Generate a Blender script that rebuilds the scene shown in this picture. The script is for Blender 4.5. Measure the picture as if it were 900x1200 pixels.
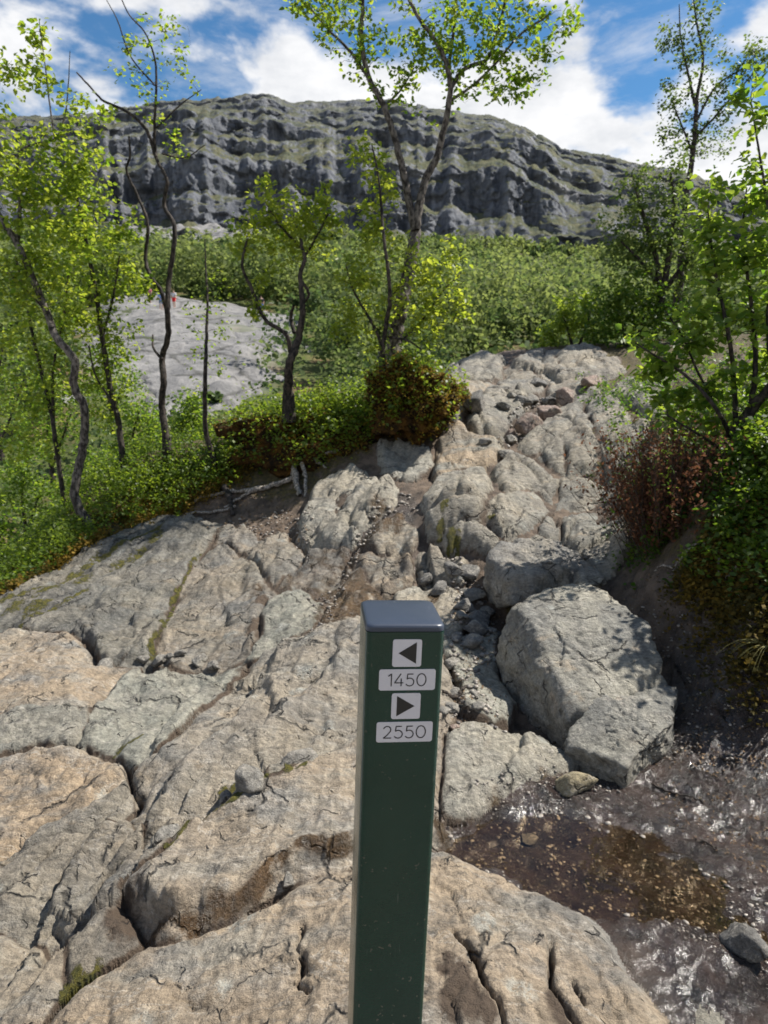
import bpy, bmesh, math, random
import numpy as np
from mathutils import Vector, Matrix
R = math.radians
random.seed(7)
rng = np.random.default_rng(7)
for o in list(bpy.data.objects): bpy.data.objects.remove(o)
scn = bpy.context.scene
COL = scn.collection

# ------------------------------------------------------------------ camera
CAM_H = 1.6
PITCH = R(11.0)
cam = bpy.data.cameras.new('camera')
cam.sensor_fit = 'VERTICAL'; cam.sensor_height = 36; cam.lens = 24
cam.clip_start = 0.05; cam.clip_end = 6000
cam.dof.use_dof = True; cam.dof.focus_distance = 1.25; cam.dof.aperture_fstop = 8.5
camo = bpy.data.objects.new('camera', cam); COL.objects.link(camo)
camo.location = (0, 0, CAM_H); camo.rotation_euler = (math.pi/2 - PITCH, 0, 0)
scn.camera = camo

# ------------------------------------------------------------------ world, sun, exposure
SUN_AZ = R(72)      # to the right of the view direction (+Y)
SUN_EL = R(54)
scn.view_settings.view_transform = 'Standard'
scn.view_settings.look = 'None'
scn.view_settings.exposure = 0.72
scn.view_settings.gamma = 1.0
scn.view_settings.use_curve_mapping = False
world = bpy.data.worlds.new('World'); scn.world = world; world.use_nodes = True


class NT:
    """small node-tree helper"""
    def __init__(s, nt): s.nt = nt; nt.nodes.clear()
    def n(s, typ, ins=None, **kw):
        nd = s.nt.nodes.new(typ)
        for k, v in kw.items(): setattr(nd, k, v)
        for k, v in (ins or {}).items():
            if isinstance(v, bpy.types.NodeSocket): s.nt.links.new(v, nd.inputs[k])
            else: nd.inputs[k].default_value = v
        return nd
    def noise(s, vec, scale, detail=4, rough=.55, dist=0, lac=2.0):
        return s.n('ShaderNodeTexNoise', {'Vector': vec, 'Scale': scale, 'Detail': detail, 'Roughness': rough, 'Distortion': dist, 'Lacunarity': lac}).outputs['Fac']
    def ramp(s, fac, a, b, ca=0., cb=1.):
        return s.n('ShaderNodeMapRange', {'Value': fac, 'From Min': a, 'From Max': b, 'To Min': ca, 'To Max': cb}, interpolation_type='SMOOTHSTEP').outputs['Result']
    def mix(s, fac, a, b, blend='MIX'):
        nd = s.nt.nodes.new('ShaderNodeMix'); nd.data_type = 'RGBA'; nd.blend_type = blend; nd.clamp_factor = True
        for idx, v in ((0, fac), (6, a), (7, b)):
            if isinstance(v, bpy.types.NodeSocket): s.nt.links.new(v, nd.inputs[idx])
            else:
                if idx and len(v) == 3: v = (*v, 1)
                nd.inputs[idx].default_value = v
        return nd.outputs[2]
    def math(s, op, a, b=0., c=None):
        ins = {0: a, 1: b}
        if c is not None: ins[2] = c
        return s.n('ShaderNodeMath', ins, operation=op).outputs[0]
    def attr(s, name): return s.n('ShaderNodeAttribute', attribute_name=name).outputs['Fac']


w = NT(world.node_tree)
sky = w.n('ShaderNodeTexSky', sky_type='NISHITA', sun_disc=False, sun_elevation=SUN_EL, sun_rotation=SUN_AZ,
          air_density=1.0, dust_density=0.0, ozone_density=4.0, altitude=300.)
tc = w.n('ShaderNodeTexCoord').outputs['Generated']
sep = w.n('ShaderNodeSeparateXYZ', {0: tc})
# cumulus masses that thicken towards the horizon, and thin streaks above them
mp = w.n('ShaderNodeMapping', {'Vector': tc, 'Location': (3.1, 1.7, .35), 'Scale': (1, 1, 1.9)}).outputs[0]
n1 = w.noise(mp, 4.6, 12, .52, .1)
lowf = w.ramp(sep.outputs[2], .29, .46, .19, .0)
n1 = w.math('ADD', n1, lowf)
m1 = w.ramp(n1, .535, .625)
mp2 = w.n('ShaderNodeMapping', {'Vector': tc, 'Location': (.4, 5.2, 1.), 'Rotation': (.0, .35, .3), 'Scale': (1.3, 1.3, 4.5)}).outputs[0]
n2 = w.noise(mp2, 3.6, 10, .66, .5)
m2 = w.ramp(n2, .46, .76, 0, .55)
mask = w.math('MAXIMUM', m1, m2)
shade = w.ramp(w.noise(mp, 6.5, 8, .6), .3, .66)
ccol = w.mix(shade, (7.0, 7.3, 7.8), (10.6, 10.6, 10.7))
skyc = w.mix(1.0, sky.outputs[0], (.74, 1.14, 1.28), 'MULTIPLY')
fin = w.mix(mask, skyc, ccol)
bg = w.n('ShaderNodeBackground', {'Color': fin, 'Strength': .06})
w.n('ShaderNodeOutputWorld', {'Surface': bg.outputs[0]})

sun = bpy.data.lights.new('sun', 'SUN'); sun.energy = 5.0; sun.angle = R(.53); sun.color = (1, .95, .87)
suno = bpy.data.objects.new('sun', sun); COL.objects.link(suno)
sd_ = Vector((math.sin(SUN_AZ)*math.cos(SUN_EL), math.cos(SUN_AZ)*math.cos(SUN_EL), math.sin(SUN_EL)))
suno.rotation_euler = sd_.to_track_quat('Z', 'Y').to_euler(); suno.location = (6, 8, 12)

# ------------------------------------------------------------------ picture -> place helpers
CT, ST = math.cos(PITCH), math.sin(PITCH)
def ray(u, v):
    """direction of a photograph pixel, scaled to unit y"""
    u = np.asarray(u, float); v = np.asarray(v, float)
    xr = (u-450)/800; yu = -(v-600)/800
    dy = CT + yu*ST; dz = -ST + yu*CT
    return xr/dy, dz/dy
def P(u, v, y):
    a, b = ray(u, v); return np.stack([a*y, np.broadcast_to(y, np.shape(a*y)), CAM_H + b*y], -1)
def mpx(y): return y/800.0        # metres per photograph pixel at distance y

# ------------------------------------------------------------------ numpy noise
_perm = np.random.default_rng(3).permutation(256); _perm = np.concatenate([_perm]*3)
_g3 = np.random.default_rng(4).normal(size=(256, 3)); _g3 /= np.linalg.norm(_g3, axis=1)[:, None]
def perlin(x, y, z=0.):
    x, y, z = np.broadcast_arrays(np.asarray(x, float), np.asarray(y, float), np.asarray(z, float))
    xi = np.floor(x).astype(int); yi = np.floor(y).astype(int); zi = np.floor(z).astype(int)
    xf, yf, zf = x-xi, y-yi, z-zi
    s = lambda t: t*t*t*(t*(t*6-15)+10)
    u, v, ww = s(xf), s(yf), s(zf); out = 0
    for dz in ((0, 1) if np.any(zf) else (0,)):
        for dy in (0, 1):
            for dx in (0, 1):
                h = _perm[_perm[_perm[(xi+dx) & 255]+((yi+dy) & 255)]+((zi+dz) & 255)]
                g = _g3[h]
                d = g[..., 0]*(xf-dx)+g[..., 1]*(yf-dy)+g[..., 2]*(zf-dz)
                out = out + d*(u if dx else 1-u)*(v if dy else 1-v)*(ww if dz else 1-ww)
    return out*1.5
def fbm(x, y, z=0., octv=4, rough=.5):
    t = 0; a = 1.
    for i in range(octv):
        t = t + a*perlin(x*2**i+17.3*i, y*2**i+9.1*i, np.asarray(z)*2**i); a *= rough
    return t
def cells(x, y, seed=0):
    """worley cells: nearest id hash values and f2-f1"""
    xi = np.floor(x).astype(int); yi = np.floor(y).astype(int)
    f1 = np.full(x.shape, 9.); f2 = np.full(x.shape, 9.); h1 = np.zeros(x.shape, int); cx = np.zeros(x.shape); cy = np.zeros(x.shape)
    for dx in (-1, 0, 1):
        for dy in (-1, 0, 1):
            h = _perm[_perm[(xi+dx+seed) & 255]+((yi+dy) & 255)]
            px = xi+dx+_perm[h]/255.; py = yi+dy+_perm[h+57]/255.
            d = np.hypot(x-px, y-py)
            c = d < f1
            f2 = np.where(c, f1, np.minimum(f2, d)); f1 = np.where(c, d, f1)
            h1 = np.where(c, h, h1); cx = np.where(c, px, cx); cy = np.where(c, py, cy)
    return h1, f2-f1, x-cx, y-cy
def facets(x, y, seed, k=1.0, ed=.12):
    h, e, dx, dy = cells(x, y, seed)
    ga = _perm[h+31]/255.-.5; gb = _perm[h+77]/255.-.5; of = _perm[h+101]/255.-.5
    w_ = np.clip(e/ed, 0, 1)
    return (ga*dx+gb*dy)*2*k + of*w_ - .35*(1-w_)**2

# ------------------------------------------------------------------ mesh helpers
def make_mesh(name, V, F, mats, smooth=True, attrs=None):
    me = bpy.data.meshes.new(name)
    V = np.ascontiguousarray(V, dtype=np.float32); F = np.ascontiguousarray(F, dtype=np.int32)
    n, k = F.shape
    me.vertices.add(len(V)); me.vertices.foreach_set('co', V.ravel())
    me.loops.add(n*k); me.loops.foreach_set('vertex_index', F.ravel())
    me.polygons.add(n); me.polygons.foreach_set('loop_start', np.arange(n, dtype=np.int32)*k)
    me.polygons.foreach_set('use_smooth', np.full(n, smooth, dtype=bool))
    for a, d in (attrs or {}).items():
        at = me.attributes.new(a, 'FLOAT', 'POINT'); at.data.foreach_set('value', np.ascontiguousarray(d, dtype=np.float32))
    me.update(calc_edges=True)
    for m in (mats if isinstance(mats, (list, tuple)) else [mats]): me.materials.append(m)
    return me
def obj(name, me, parent=None, label=None, cat=None, group=None, kind=None):
    o = bpy.data.objects.new(name, me); COL.objects.link(o)
    if parent is not None: o.parent = parent
    if label: o['label'] = label
    if cat: o['category'] = cat
    if group: o['group'] = group
    if kind: o['kind'] = kind
    return o
def empty(name, loc, label, cat, group=None):
    o = obj(name, None, None, label, cat, group); o.location = loc; o.empty_display_size = .2; return o
class Acc:
    """collects vertices and faces"""
    def __init__(s): s.V = []; s.F = []; s.A = []; s.n = 0
    def add(s, V, F, a=None):
        s.V.append(V); s.F.append(np.asarray(F)+s.n); s.n += len(V)
        s.A.append(np.broadcast_to(np.asarray(0. if a is None else a, float), (len(V),)))
    def mesh(s, name, mat, smooth=True, off=None):
        V = np.concatenate(s.V)
        if off is not None: V = V-np.asarray(off)
        return make_mesh(name, V, np.concatenate(s.F), mat, smooth, {'tone': np.concatenate(s.A)})
def tube(pts, rad, sides=6):
    pts = np.asarray(pts, float); rad = np.broadcast_to(rad, (len(pts),))
    t = np.gradient(pts, axis=0); t /= np.linalg.norm(t, axis=1)[:, None]+1e-9
    ref = np.array([0.31, .93, .2]); a = np.cross(t, ref); a /= np.linalg.norm(a, axis=1)[:, None]+1e-9; b = np.cross(t, a)
    th = np.arange(sides)*2*np.pi/sides
    V = pts[:, None]+rad[:, None, None]*(np.cos(th)[None, :, None]*a[:, None]+np.sin(th)[None, :, None]*b[:, None])
    m = len(pts); i = np.arange(m-1)[:, None]*sides; j = np.arange(sides)[None]; j2 = (j+1) % sides
    F = np.stack([i+j, i+j2, i+sides+j2, i+sides+j], -1).reshape(-1, 4)
    return V.reshape(-1, 3), F
def spline(pts, n):
    pts = np.asarray(pts, float); m = len(pts)
    d = np.r_[0, np.cumsum(np.linalg.norm(np.diff(pts, axis=0), axis=1))]; s = np.linspace(0, d[-1], n)
    if m < 3: return np.stack([np.interp(s, d, pts[:, k]) for k in range(pts.shape[1])], -1)
    g = np.gradient(pts, d, axis=0)
    i = np.clip(np.searchsorted(d, s, 'right')-1, 0, m-2); h = (d[i+1]-d[i])[:, None]; t = ((s-d[i])[:, None])/h
    return (2*t**3-3*t**2+1)*pts[i]+(t**3-2*t**2+t)*h*g[i]+(-2*t**3+3*t**2)*pts[i+1]+(t**3-t**2)*h*g[i+1]

# ------------------------------------------------------------------ materials
def material(name):
    m = bpy.data.materials.new(name); m.use_nodes = True; return m, NT(m.node_tree)
def finish(t, col, rough=.8, bump=None, bstr=.5, bdist=.02, spec=.5, **kw):
    ins = {'Base Color': col, 'Roughness': rough, 'Specular IOR Level': spec}; ins.update(kw)
    if bump is not None:
        ins['Normal'] = t.n('ShaderNodeBump', {'Height': bump, 'Strength': bstr, 'Distance': bdist}).outputs[0]
    p = t.n('ShaderNodeBsdfPrincipled', ins)
    t.n('ShaderNodeOutputMaterial', {'Surface': p.outputs[0]}); return p
def vec(t, c): return (*c, 1) if not isinstance(c, bpy.types.NodeSocket) else c

def rock_material(name, attrs=True, grey=(.225, .215, .195), warm=(.335, .298, .235), scale=1.0):
    m, t = material(name)
    co = t.n('ShaderNodeTexCoord').outputs['Object']
    st = t.n('ShaderNodeMapping', {'Vector': co, 'Rotation': (0, 0, R(-35)), 'Scale': (.55, 1.5, 1.4)}).outputs[0]
    big = t.noise(co, 1.5*scale, 7, .6, .3)
    c = t.mix(t.ramp(big, .38, .62), grey, warm)
    if attrs: c = t.mix(t.math('MULTIPLY', t.attr('warm'), t.ramp(t.noise(st, 2.4*scale, 7, .62, .4), .36, .56)), c, (.37, .28, .185))
    org = t.ramp(t.noise(st, 5.5*scale, 8, .65, .6), .56, .70, 0, .5)
    c = t.mix(org, c, (.40, .30, .195))
    pale = t.ramp(t.noise(co, 7*scale, 8, .65), .57, .72, 0, .55)
    c = t.mix(pale, c, (.40, .38, .335))
    if attrs: c = t.mix(t.attr('pale'), c, t.mix(t.ramp(t.noise(co, 6, 7, .6), .35, .65), (.25, .25, .205), (.37, .35, .28)))
    bn = t.n('ShaderNodeMapping', {'Vector': co, 'Rotation': (.35, .2, R(-20)), 'Scale': (11, 1.1, 5)}).outputs[0]
    bd = t.ramp(t.noise(bn, 1.6*scale, 6, .6, 1.2), .35, .65, .80, 1.12)
    c = t.mix(1.0, c, t.n('ShaderNodeCombineColor', {0: bd, 1: bd, 2: bd}).outputs[0], 'MULTIPLY')
    vl = t.n('ShaderNodeTexVoronoi', {'Vector': t.mix(.08, co, t.n('ShaderNodeTexNoise', {'Vector': co, 'Scale': 9., 'Detail': 5.}).outputs['Color']), 'Scale': 5.5*scale}, feature='F1')
    vs_ = t.n('ShaderNodeSeparateColor', {0: vl.outputs['Color']}).outputs[0]
    lw = t.math('MULTIPLY', t.ramp(vl.outputs['Distance'], .16, .30, 1, 0), t.ramp(vs_, .70, .74, 0, .6))
    c = t.mix(t.math('MULTIPLY', lw, t.ramp(t.noise(co, 40, 6, .7), .38, .56)), c, (.40, .41, .37))
    stain = t.ramp(t.noise(st, 2.6*scale, 9, .68, .5), .50, .68, 0, .55)
    c = t.mix(stain, c, (.15, .14, .125))
    vein = t.ramp(t.math('ABSOLUTE', t.math('SUBTRACT', t.noise(st, 3.1*scale, 5, .6, .8), .5)), .0, .012, .5, 0)
    c = t.mix(vein, c, (.46, .42, .36))
    lich = t.ramp(t.noise(st, 9*scale, 12, .76, .3), .54, .66, 0, .75)
    c = t.mix(lich, c, (.07, .066, .06))
    mid = t.ramp(t.noise(st, 34*scale, 10, .74), .32, .68, .60, 1.26)
    c = t.mix(1.0, c, t.n('ShaderNodeCombineColor', {0: mid, 1: mid, 2: mid}).outputs[0], 'MULTIPLY')
    sp = t.ramp(t.noise(co, 190*scale, 3, .6), .37, .5, .74, 1.04)
    c = t.mix(.85, c, t.n('ShaderNodeCombineColor', {0: sp, 1: sp, 2: sp}).outputs[0], 'MULTIPLY')
    rough = .82
    h = t.math('ADD', t.math('MULTIPLY', t.noise(co, 24*scale, 10, .68), 1.0), t.math('MULTIPLY', t.noise(co, 130*scale, 5, .65), .14))
    wv = t.mix(.13, co, t.n('ShaderNodeTexNoise', {'Vector': co, 'Scale': 5., 'Detail': 4., 'Roughness': .65}).outputs['Color'])
    fis = 0.
    for sc2, wd2, lo in ((2.3, .010, .50), (6.5, .014, .54)):
        vd = t.n('ShaderNodeTexVoronoi', {'Vector': wv, 'Scale': sc2*scale}, feature='DISTANCE_TO_EDGE').outputs[0]
        q = t.math('MULTIPLY', t.ramp(vd, 0., wd2*2.2, 1, 0), t.ramp(t.noise(co, 3.3*sc2/2.3, 4, .6), lo, lo+.08))
        fis = t.math('MAXIMUM', fis, q)
    c = t.mix(t.math('MULTIPLY', fis, .8), c, (.05, .045, .038))
    h = t.math('SUBTRACT', h, t.math('MULTIPLY', fis, .7))
    if attrs:
        ag = t.math('MULTIPLY', t.attr('aged'), t.ramp(t.noise(st, 3.2, 9, .7, .4), .32, .56, .35, 1))
        c = t.mix(ag, c, t.mix(1.0, c, (.47, .49, .50), 'MULTIPLY'))
        brk = t.ramp(t.noise(co, 9, 8, .65), .3, .62)
        wet = t.ramp(t.math('MULTIPLY', t.attr('wet'), t.math('ADD', t.math('MULTIPLY', brk, 1.1), .35)), .25, .8)
        c = t.mix(wet, c, t.mix(1.0, c, (.33, .25, .175), 'MULTIPLY'))
        rough = t.math('SUBTRACT', .82, t.math('MULTIPLY', wet, .60))
        dirt = t.ramp(t.math('MULTIPLY', t.attr('dirt'), t.math('ADD', brk, .6)), .3, .8)
        c = t.mix(dirt, c, t.mix(t.noise(co, 60, 5), (.045, .032, .022), (.12, .085, .058)))
        mo = t.ramp(t.math('MULTIPLY', t.attr('moss'), t.math('ADD', t.ramp(t.noise(co, 14, 9, .7), .35, .65), .35)), .4, .72)
        mcol = t.mix(t.ramp(t.noise(co, 45, 6, .6), .3, .7), (.05, .055, .012), (.19, .165, .025))
        c = t.mix(mo, c, mcol)
        h = t.math('ADD', h, t.math('MULTIPLY', mo, t.noise(co, 160, 4, .7)))
    finish(t, c, rough, h, 1.0, .034 if attrs else .03, .4)
    return m
M_ROCK = rock_material('gneiss_rock')
M_ROCK2 = rock_material('path_rock', True, (.19, .185, .165), (.32, .29, .23))
M_STONE = rock_material('loose_stone', False, scale=1.4)
M_STONEG = rock_material('grey_stone', False, (.15, .145, .135), (.25, .23, .20), 1.3)
M_BOULDER = rock_material('boulder_rock', False, (.20, .195, .175), (.32, .30, .245), 1.2)
M_YEL = rock_material('yellow_stone', False, (.30, .25, .15), (.40, .34, .22), 1.3)
M_PINK = rock_material('pink_stone', False, (.27, .20, .165), (.36, .265, .21), 1.3)

def soil_material():
    m, t = material('soil')
    co = t.n('ShaderNodeTexCoord').outputs['Object']
    n = t.noise(co, 7, 10, .68)
    dry = t.mix(t.ramp(n, .35, .65), (.05, .034, .023), (.16, .115, .08))
    mud = t.mix(t.ramp(n, .36, .62), (.013, .009, .007), (.050, .033, .027))
    wetA = t.attr('wet')
    c = t.mix(wetA, dry, mud)
    peb = t.n('ShaderNodeTexVoronoi', {'Vector': co, 'Scale': 75.}, feature='F1')
    pm = t.ramp(peb.outputs['Distance'], .25, .5, 1, 0)
    pr = t.n('ShaderNodeSeparateColor', {0: peb.outputs['Color']})
    pmask = t.math('MULTIPLY', pm, t.ramp(pr.outputs[0], .72, .8))
    pmask = t.math('MULTIPLY', pmask, t.math('ADD', t.math('MULTIPLY', t.attr('grav'), .9), .12))
    c = t.mix(pmask, c, t.mix(pr.outputs[1], (.12, .10, .085), (.36, .32, .27)))
    mo = t.ramp(t.math('MULTIPLY', t.attr('moss'), t.math('ADD', t.ramp(t.noise(co, 8, 8, .7), .3, .65), .3)), .35, .75)
    mcol = t.mix(t.ramp(t.noise(co, 30, 6, .65), .3, .7), (.030, .026, .012), (.115, .085, .02))
    c = t.mix(mo, c, mcol)
    gr = t.ramp(t.noise(co, 24, 8, .7), .34, .62, .07, .34)
    rough = t.math('ADD', t.math('MULTIPLY', wetA, t.math('SUBTRACT', gr, .9)), .9)
    h = t.math('ADD', t.noise(co, 40, 10, .72), t.math('ADD', t.math('MULTIPLY', pmask, .5), t.math('MULTIPLY', t.noise(co, 190, 4, .6), .35)))
    cn = t.n('ShaderNodeBump', {'Height': t.math('ADD', t.noise(co, 115, 3, .6), t.math('MULTIPLY', h, .3)), 'Strength': .8, 'Distance': .0036}).outputs[0]
    cw = t.math('MULTIPLY', t.math('MULTIPLY', wetA, .8), t.ramp(t.noise(co, 5, 6, .65), .42, .62))
    finish(t, c, rough, h, 1.0, .02, .6, **{'Coat Weight': cw, 'Coat Roughness': .12, 'Coat Normal': cn})
    return m
M_SOIL = soil_material()

def bark_material(name, dark, light, sc=1.):
    m, t = material(name)
    co = t.n('ShaderNodeTexCoord').outputs['Object']
    s = t.n('ShaderNodeMapping', {'Vector': co, 'Scale': (1, 1, .5)}).outputs[0]
    n = t.noise(s, 28*sc, 8, .7)
    c = t.mix(t.ramp(n, .42, .6), dark, light)
    finish(t, c, .85, n, .7, .01, .3); return m
M_BARK = bark_material('birch_bark', (.022, .018, .015), (.16, .14, .12))
M_BARKD = bark_material('dark_bark', (.012, .010, .009), (.065, .052, .042))
M_TWIG = bark_material('twig_bark', (.03, .022, .016), (.09, .07, .055), 2)
M_ROOT = bark_material('weathered_root', (.10, .085, .07), (.40, .36, .31), 2)

def leaf_material(name, ca, cb, trans=.55, rough=.45, spec=.35, tcol=None):
    m, t = material(name)
    tone = t.attr('tone')
    c = t.mix(tone, ca, cb)
    tc_ = t.mix(tone, *(tcol or (tuple(x*1.5 for x in ca), tuple(x*1.5 for x in cb))))
    d = t.n('ShaderNodeBsdfPrincipled', {'Base Color': c, 'Roughness': rough, 'Specular IOR Level': spec})
    tr = t.n('ShaderNodeBsdfTranslucent', {'Color': tc_})
    mx = t.n('ShaderNodeMixShader', {0: trans, 1: d.outputs[0], 2: tr.outputs[0]})
    t.n('ShaderNodeOutputMaterial', {'Surface': mx.outputs[0]}); return m
M_LEAF = leaf_material('birch_leaf', (.06, .105, .014), (.13, .17, .024), .52, tcol=((.22, .40, .02), (.58, .64, .06)))
M_LEAFS = leaf_material('shrub_leaf', (.055, .11, .018), (.12, .17, .03), .5, tcol=((.20, .38, .025), (.50, .60, .06)))
M_LEAFD = leaf_material('far_leaf', (.035, .065, .018), (.095, .13, .03), .48, tcol=((.09, .17, .03), (.28, .36, .06)))
M_BERRY = leaf_material('blueberry_leaf', (.035, .075, .012), (.11, .155, .022), .48, tcol=((.10, .24, .015), (.40, .50, .04)))
M_HEATH = leaf_material('heather_leaf', (.055, .022, .012), (.19, .085, .042), .35, .7, .2)
M_MOSSL = leaf_material('moss_leaf', (.05, .045, .01), (.24, .15, .02), .35, .7, .2)
M_FOREST = leaf_material('forest_leaf', (.055, .085, .034), (.14, .17, .06), .45, .7, .15, tcol=((.11, .18, .05), (.32, .38, .10)))

def plain(name, col, rough=.5, **kw):
    m, t = material(name)
    co = t.n('ShaderNodeTexCoord').outputs['Object']
    n = t.noise(co, kw.pop('scale', 60), 5, .6)
    v = kw.pop('var', .12)
    c = t.mix(n, tuple(x*(1-v) for x in col), tuple(x*(1+v) for x in col))
    b = kw.pop('bstr', .1)
    finish(t, c, rough, n, b, .002, **kw); return m

# ------------------------------------------------------------------ base surface of the ground
CPX = [ # (u, v, distance y)
 (0,1200,1.62),(250,1200,1.5),(450,1200,1.42),(650,1200,1.45),(800,1200,1.55),(900,1200,1.58),
 (620,985,2.31),(760,1020,2.16),(870,1110,1.83),(880,900,2.66),(800,880,2.84),(600,1035,1.99),(720,1120,1.73),
 (600,885,2.74),(420,735,3.95),(300,850,2.93),(200,870,2.88),(400,930,2.42),(300,1100,1.74),(150,1000,2.25),
 (0,1000,2.38),(0,880,3.05),(0,740,4.65),(170,830,3.48),(60,800,3.7),(100,680,5.45),(200,620,6.5),(260,700,4.9),(240,775,4.05),
 (335,720,4.4),(430,690,4.75),(420,590,5.75),(400,645,5.35),(320,612,6.2),(250,565,7.2),(340,535,7.4),(480,540,6.9),(180,590,7.5),
 (540,590,5.3),(530,650,5.0),(560,700,4.5),(540,740,4.1),(560,800,3.5),(555,520,7.0),(640,600,5.4),(640,650,4.85),
 (690,500,6.9),(640,472,8.2),(740,475,7.4),(690,580,5.9),(600,442,10.3),(550,445,10.0),(650,416,11.2),(560,422,11.5),(700,426,10.6),
 (730,660,4.6),(760,760,3.66),(850,770,3.22),(850,650,3.75),(890,710,3.2),(740,600,5.1),(850,560,4.1),(800,580,4.5),(780,500,6.2),
 (470,470,7.6),(400,470,7.9),(300,505,8.0),(200,520,8.0),(140,548,7.8),(100,612,7.0),(50,650,6.5),(0,690,5.9),
]
CW = [(-5.2,6.6,-1.2),(-6,9,-2.2),(-8,12,-4),(-4.6,8.6,-.5),(-2.8,9.8,.2),(-1.0,10.5,.7),(0,12.5,1.0),(-3.5,13,-2.5),
      (4.4,9,2.0),(5,6,1.8),(3.2,4.2,1.25),(6.5,12,2.5),(3.4,12,2.25),(.6,13.5,1.5),(2.6,14.5,1.9),(8,16,2.2),(2.2,2.2,.05),(2.6,3.0,.6),
      (0,.4,.02),(-1.2,.6,-.25),(1.3,.6,-.1),(-2.4,2.0,-.6),(-3.4,3.4,-.7),(-4.3,5.0,-.9),(-9,9,-4.5),(-9,5,-3.5),
      (0,20,-3),(-8,25,-6),(8,24,0),(0,32,-3.5),(-12,34,-2),(15,40,2.5),(30,40,6),(-30,40,0)]
CF = [(230,460,42),(260,362,74),(170,362,74),(330,420,52),(600,402,60),(800,402,60),(420,402,60),(60,402,62),
      (500,362,120),(250,335,120),(800,365,120),(50,350,120),(600,328,250),(300,312,250),(100,308,250),(850,332,250),(600,300,370),(300,285,370),(850,304,370),(0,282,370),
      (-400,270,370),(1400,290,370),(-300,340,120),(1300,350,120)]
cp = np.concatenate([np.array([P(*c) for c in CPX+CF]), np.array(CW, float)])
def warpc(x, y):
    yy = y+.9
    return np.stack([2.6*x/yy, 2.2*np.log(yy)], -1)
_A = warpc(cp[:, 0], cp[:, 1]); _zs = cp[:, 2]; _sc = 1+.05*cp[:, 1]
def _phi(r2): return .5*r2*np.log(r2+1e-9)
_n = len(cp)
_K = _phi(((_A[:, None]-_A[None])**2).sum(-1)) + np.eye(_n)*.004
_B = np.c_[np.ones(_n), _A]
_S = np.block([[_K, _B], [_B.T, np.zeros((3, 3))]])
_W = np.linalg.solve(_S, np.r_[_zs/(cp[:, 1]+.9), 0, 0, 0])
def z0(x, y):
    x = np.asarray(x, float); y = np.asarray(y, float); shp = x.shape
    q = warpc(x.ravel(), y.ravel()); out = np.empty(len(q))
    for i in range(0, len(q), 40000):
        s = slice(i, i+40000)
        r2 = ((q[s][:, None]-_A[None])**2).sum(-1)
        out[s] = _phi(r2)@_W[:_n]+_W[_n]+q[s]@_W[_n+1:]
    return (out*(y.ravel()+.9)).reshape(shp)
_ys = np.geomspace(.8, 420, 900)
_ysn = _ys[_ys < 16]
def hit(u, v, ys=_ysn):
    """first place where the photograph ray meets the base surface"""
    u = np.atleast_1d(np.asarray(u, float)); v = np.atleast_1d(np.asarray(v, float))
    a, b = ray(u, v)
    yc = ys[::8]
    X = a[:, None]*yc[None]; Y = np.broadcast_to(yc[None], X.shape)
    D = CAM_H+b[:, None]*yc[None]-z0(X, Y); neg = D < 0
    k = np.where(neg.any(1), neg.argmax(1), len(yc)-1); k = np.maximum(k, 1)
    lo, hi = yc[k-1].copy(), yc[k].copy()
    for _ in range(8):
        m = (lo+hi)/2; up = CAM_H+b*m-z0(a*m, m) > 0
        lo = np.where(up, m, lo); hi = np.where(up, hi, m)
    y = (lo+hi)/2
    return np.stack([a*y, y], -1)

# ------------------------------------------------------------------ the rock slabs: outlines in the place
# (outline, edge depth, edge radius, warm, pale, wet, facet)
SL = []
def slab(pts, D=.08, r=.08, warm=.2, pale=0., wet=0., fac=.3): SL.append((pts, D, r, warm, pale, wet, fac))
slab([(-60,735),(0,702),(60,668),(120,633),(180,612),(255,618),(232,645),(205,685),(188,730),(168,772),(122,768),(108,752),(92,738),(45,731),(0,736),(-70,760)],.10,.12,.15,.1)
slab([(236,655),(262,640),(290,650),(317,688),(302,720),(295,755),(250,768),(184,764),(194,730),(211,690)],.08,.08,.45)
slab([(262,620),(300,632),(352,640),(352,660),(322,684),(296,650),(266,637)],.05,.06,.4)
slab([(327,685),(357,660),(377,644),(405,646),(395,672),(382,697),(352,688)],.05,.04,.3,0,.5)
slab([(313,700),(350,691),(368,703),(355,745),(330,748),(305,760),(302,752),(318,735)],.06,.05,0,.8)
slab([(-80,775),(0,738),(45,735),(92,742),(110,760),(124,785),(119,814),(98,827),(0,838),(-90,870)],.10,.14,.8,0,0,.15)
slab([(-90,878),(0,842),(98,832),(88,866),(40,868),(0,878),(-90,920)],.05,.05,.3,.5)
slab([(168,790),(252,787),(300,775),(300,800),(195,870),(160,880),(130,877),(96,866),(116,830),(132,806)],.05,.05,0,.75,0,.2)
slab([(-100,930),(0,881),(60,870),(112,880),(150,890),(100,935),(60,955),(0,985),(-100,1040)],.08,.10,1.,0,0,.2)
slab([(425,728),(378,726),(358,742),(330,752),(300,772),(262,790),(230,812),(205,838),(188,862),(165,882),(153,896),(160,925),(150,940),(172,958),(172,985),(185,992),(215,975),(240,945),(262,930),(300,912),(345,896),(385,876),(425,860),(522,848),(525,800),(520,765),(470,738)],.12,.17,.35,.1,0,.35)
slab([(-60,1040),(0,1008),(20,988),(60,958),(110,928),(152,902),(158,925),(140,948),(90,966),(40,987),(0,1012),(-60,1050)],.06,.10,.1)
slab([(-60,1110),(-60,1060),(0,1016),(30,1000),(95,968),(145,949),(168,962),(168,990),(146,1003),(128,1042),(95,1088),(75,1102),(38,1092),(0,1088)],.08,.13,.25)
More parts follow.
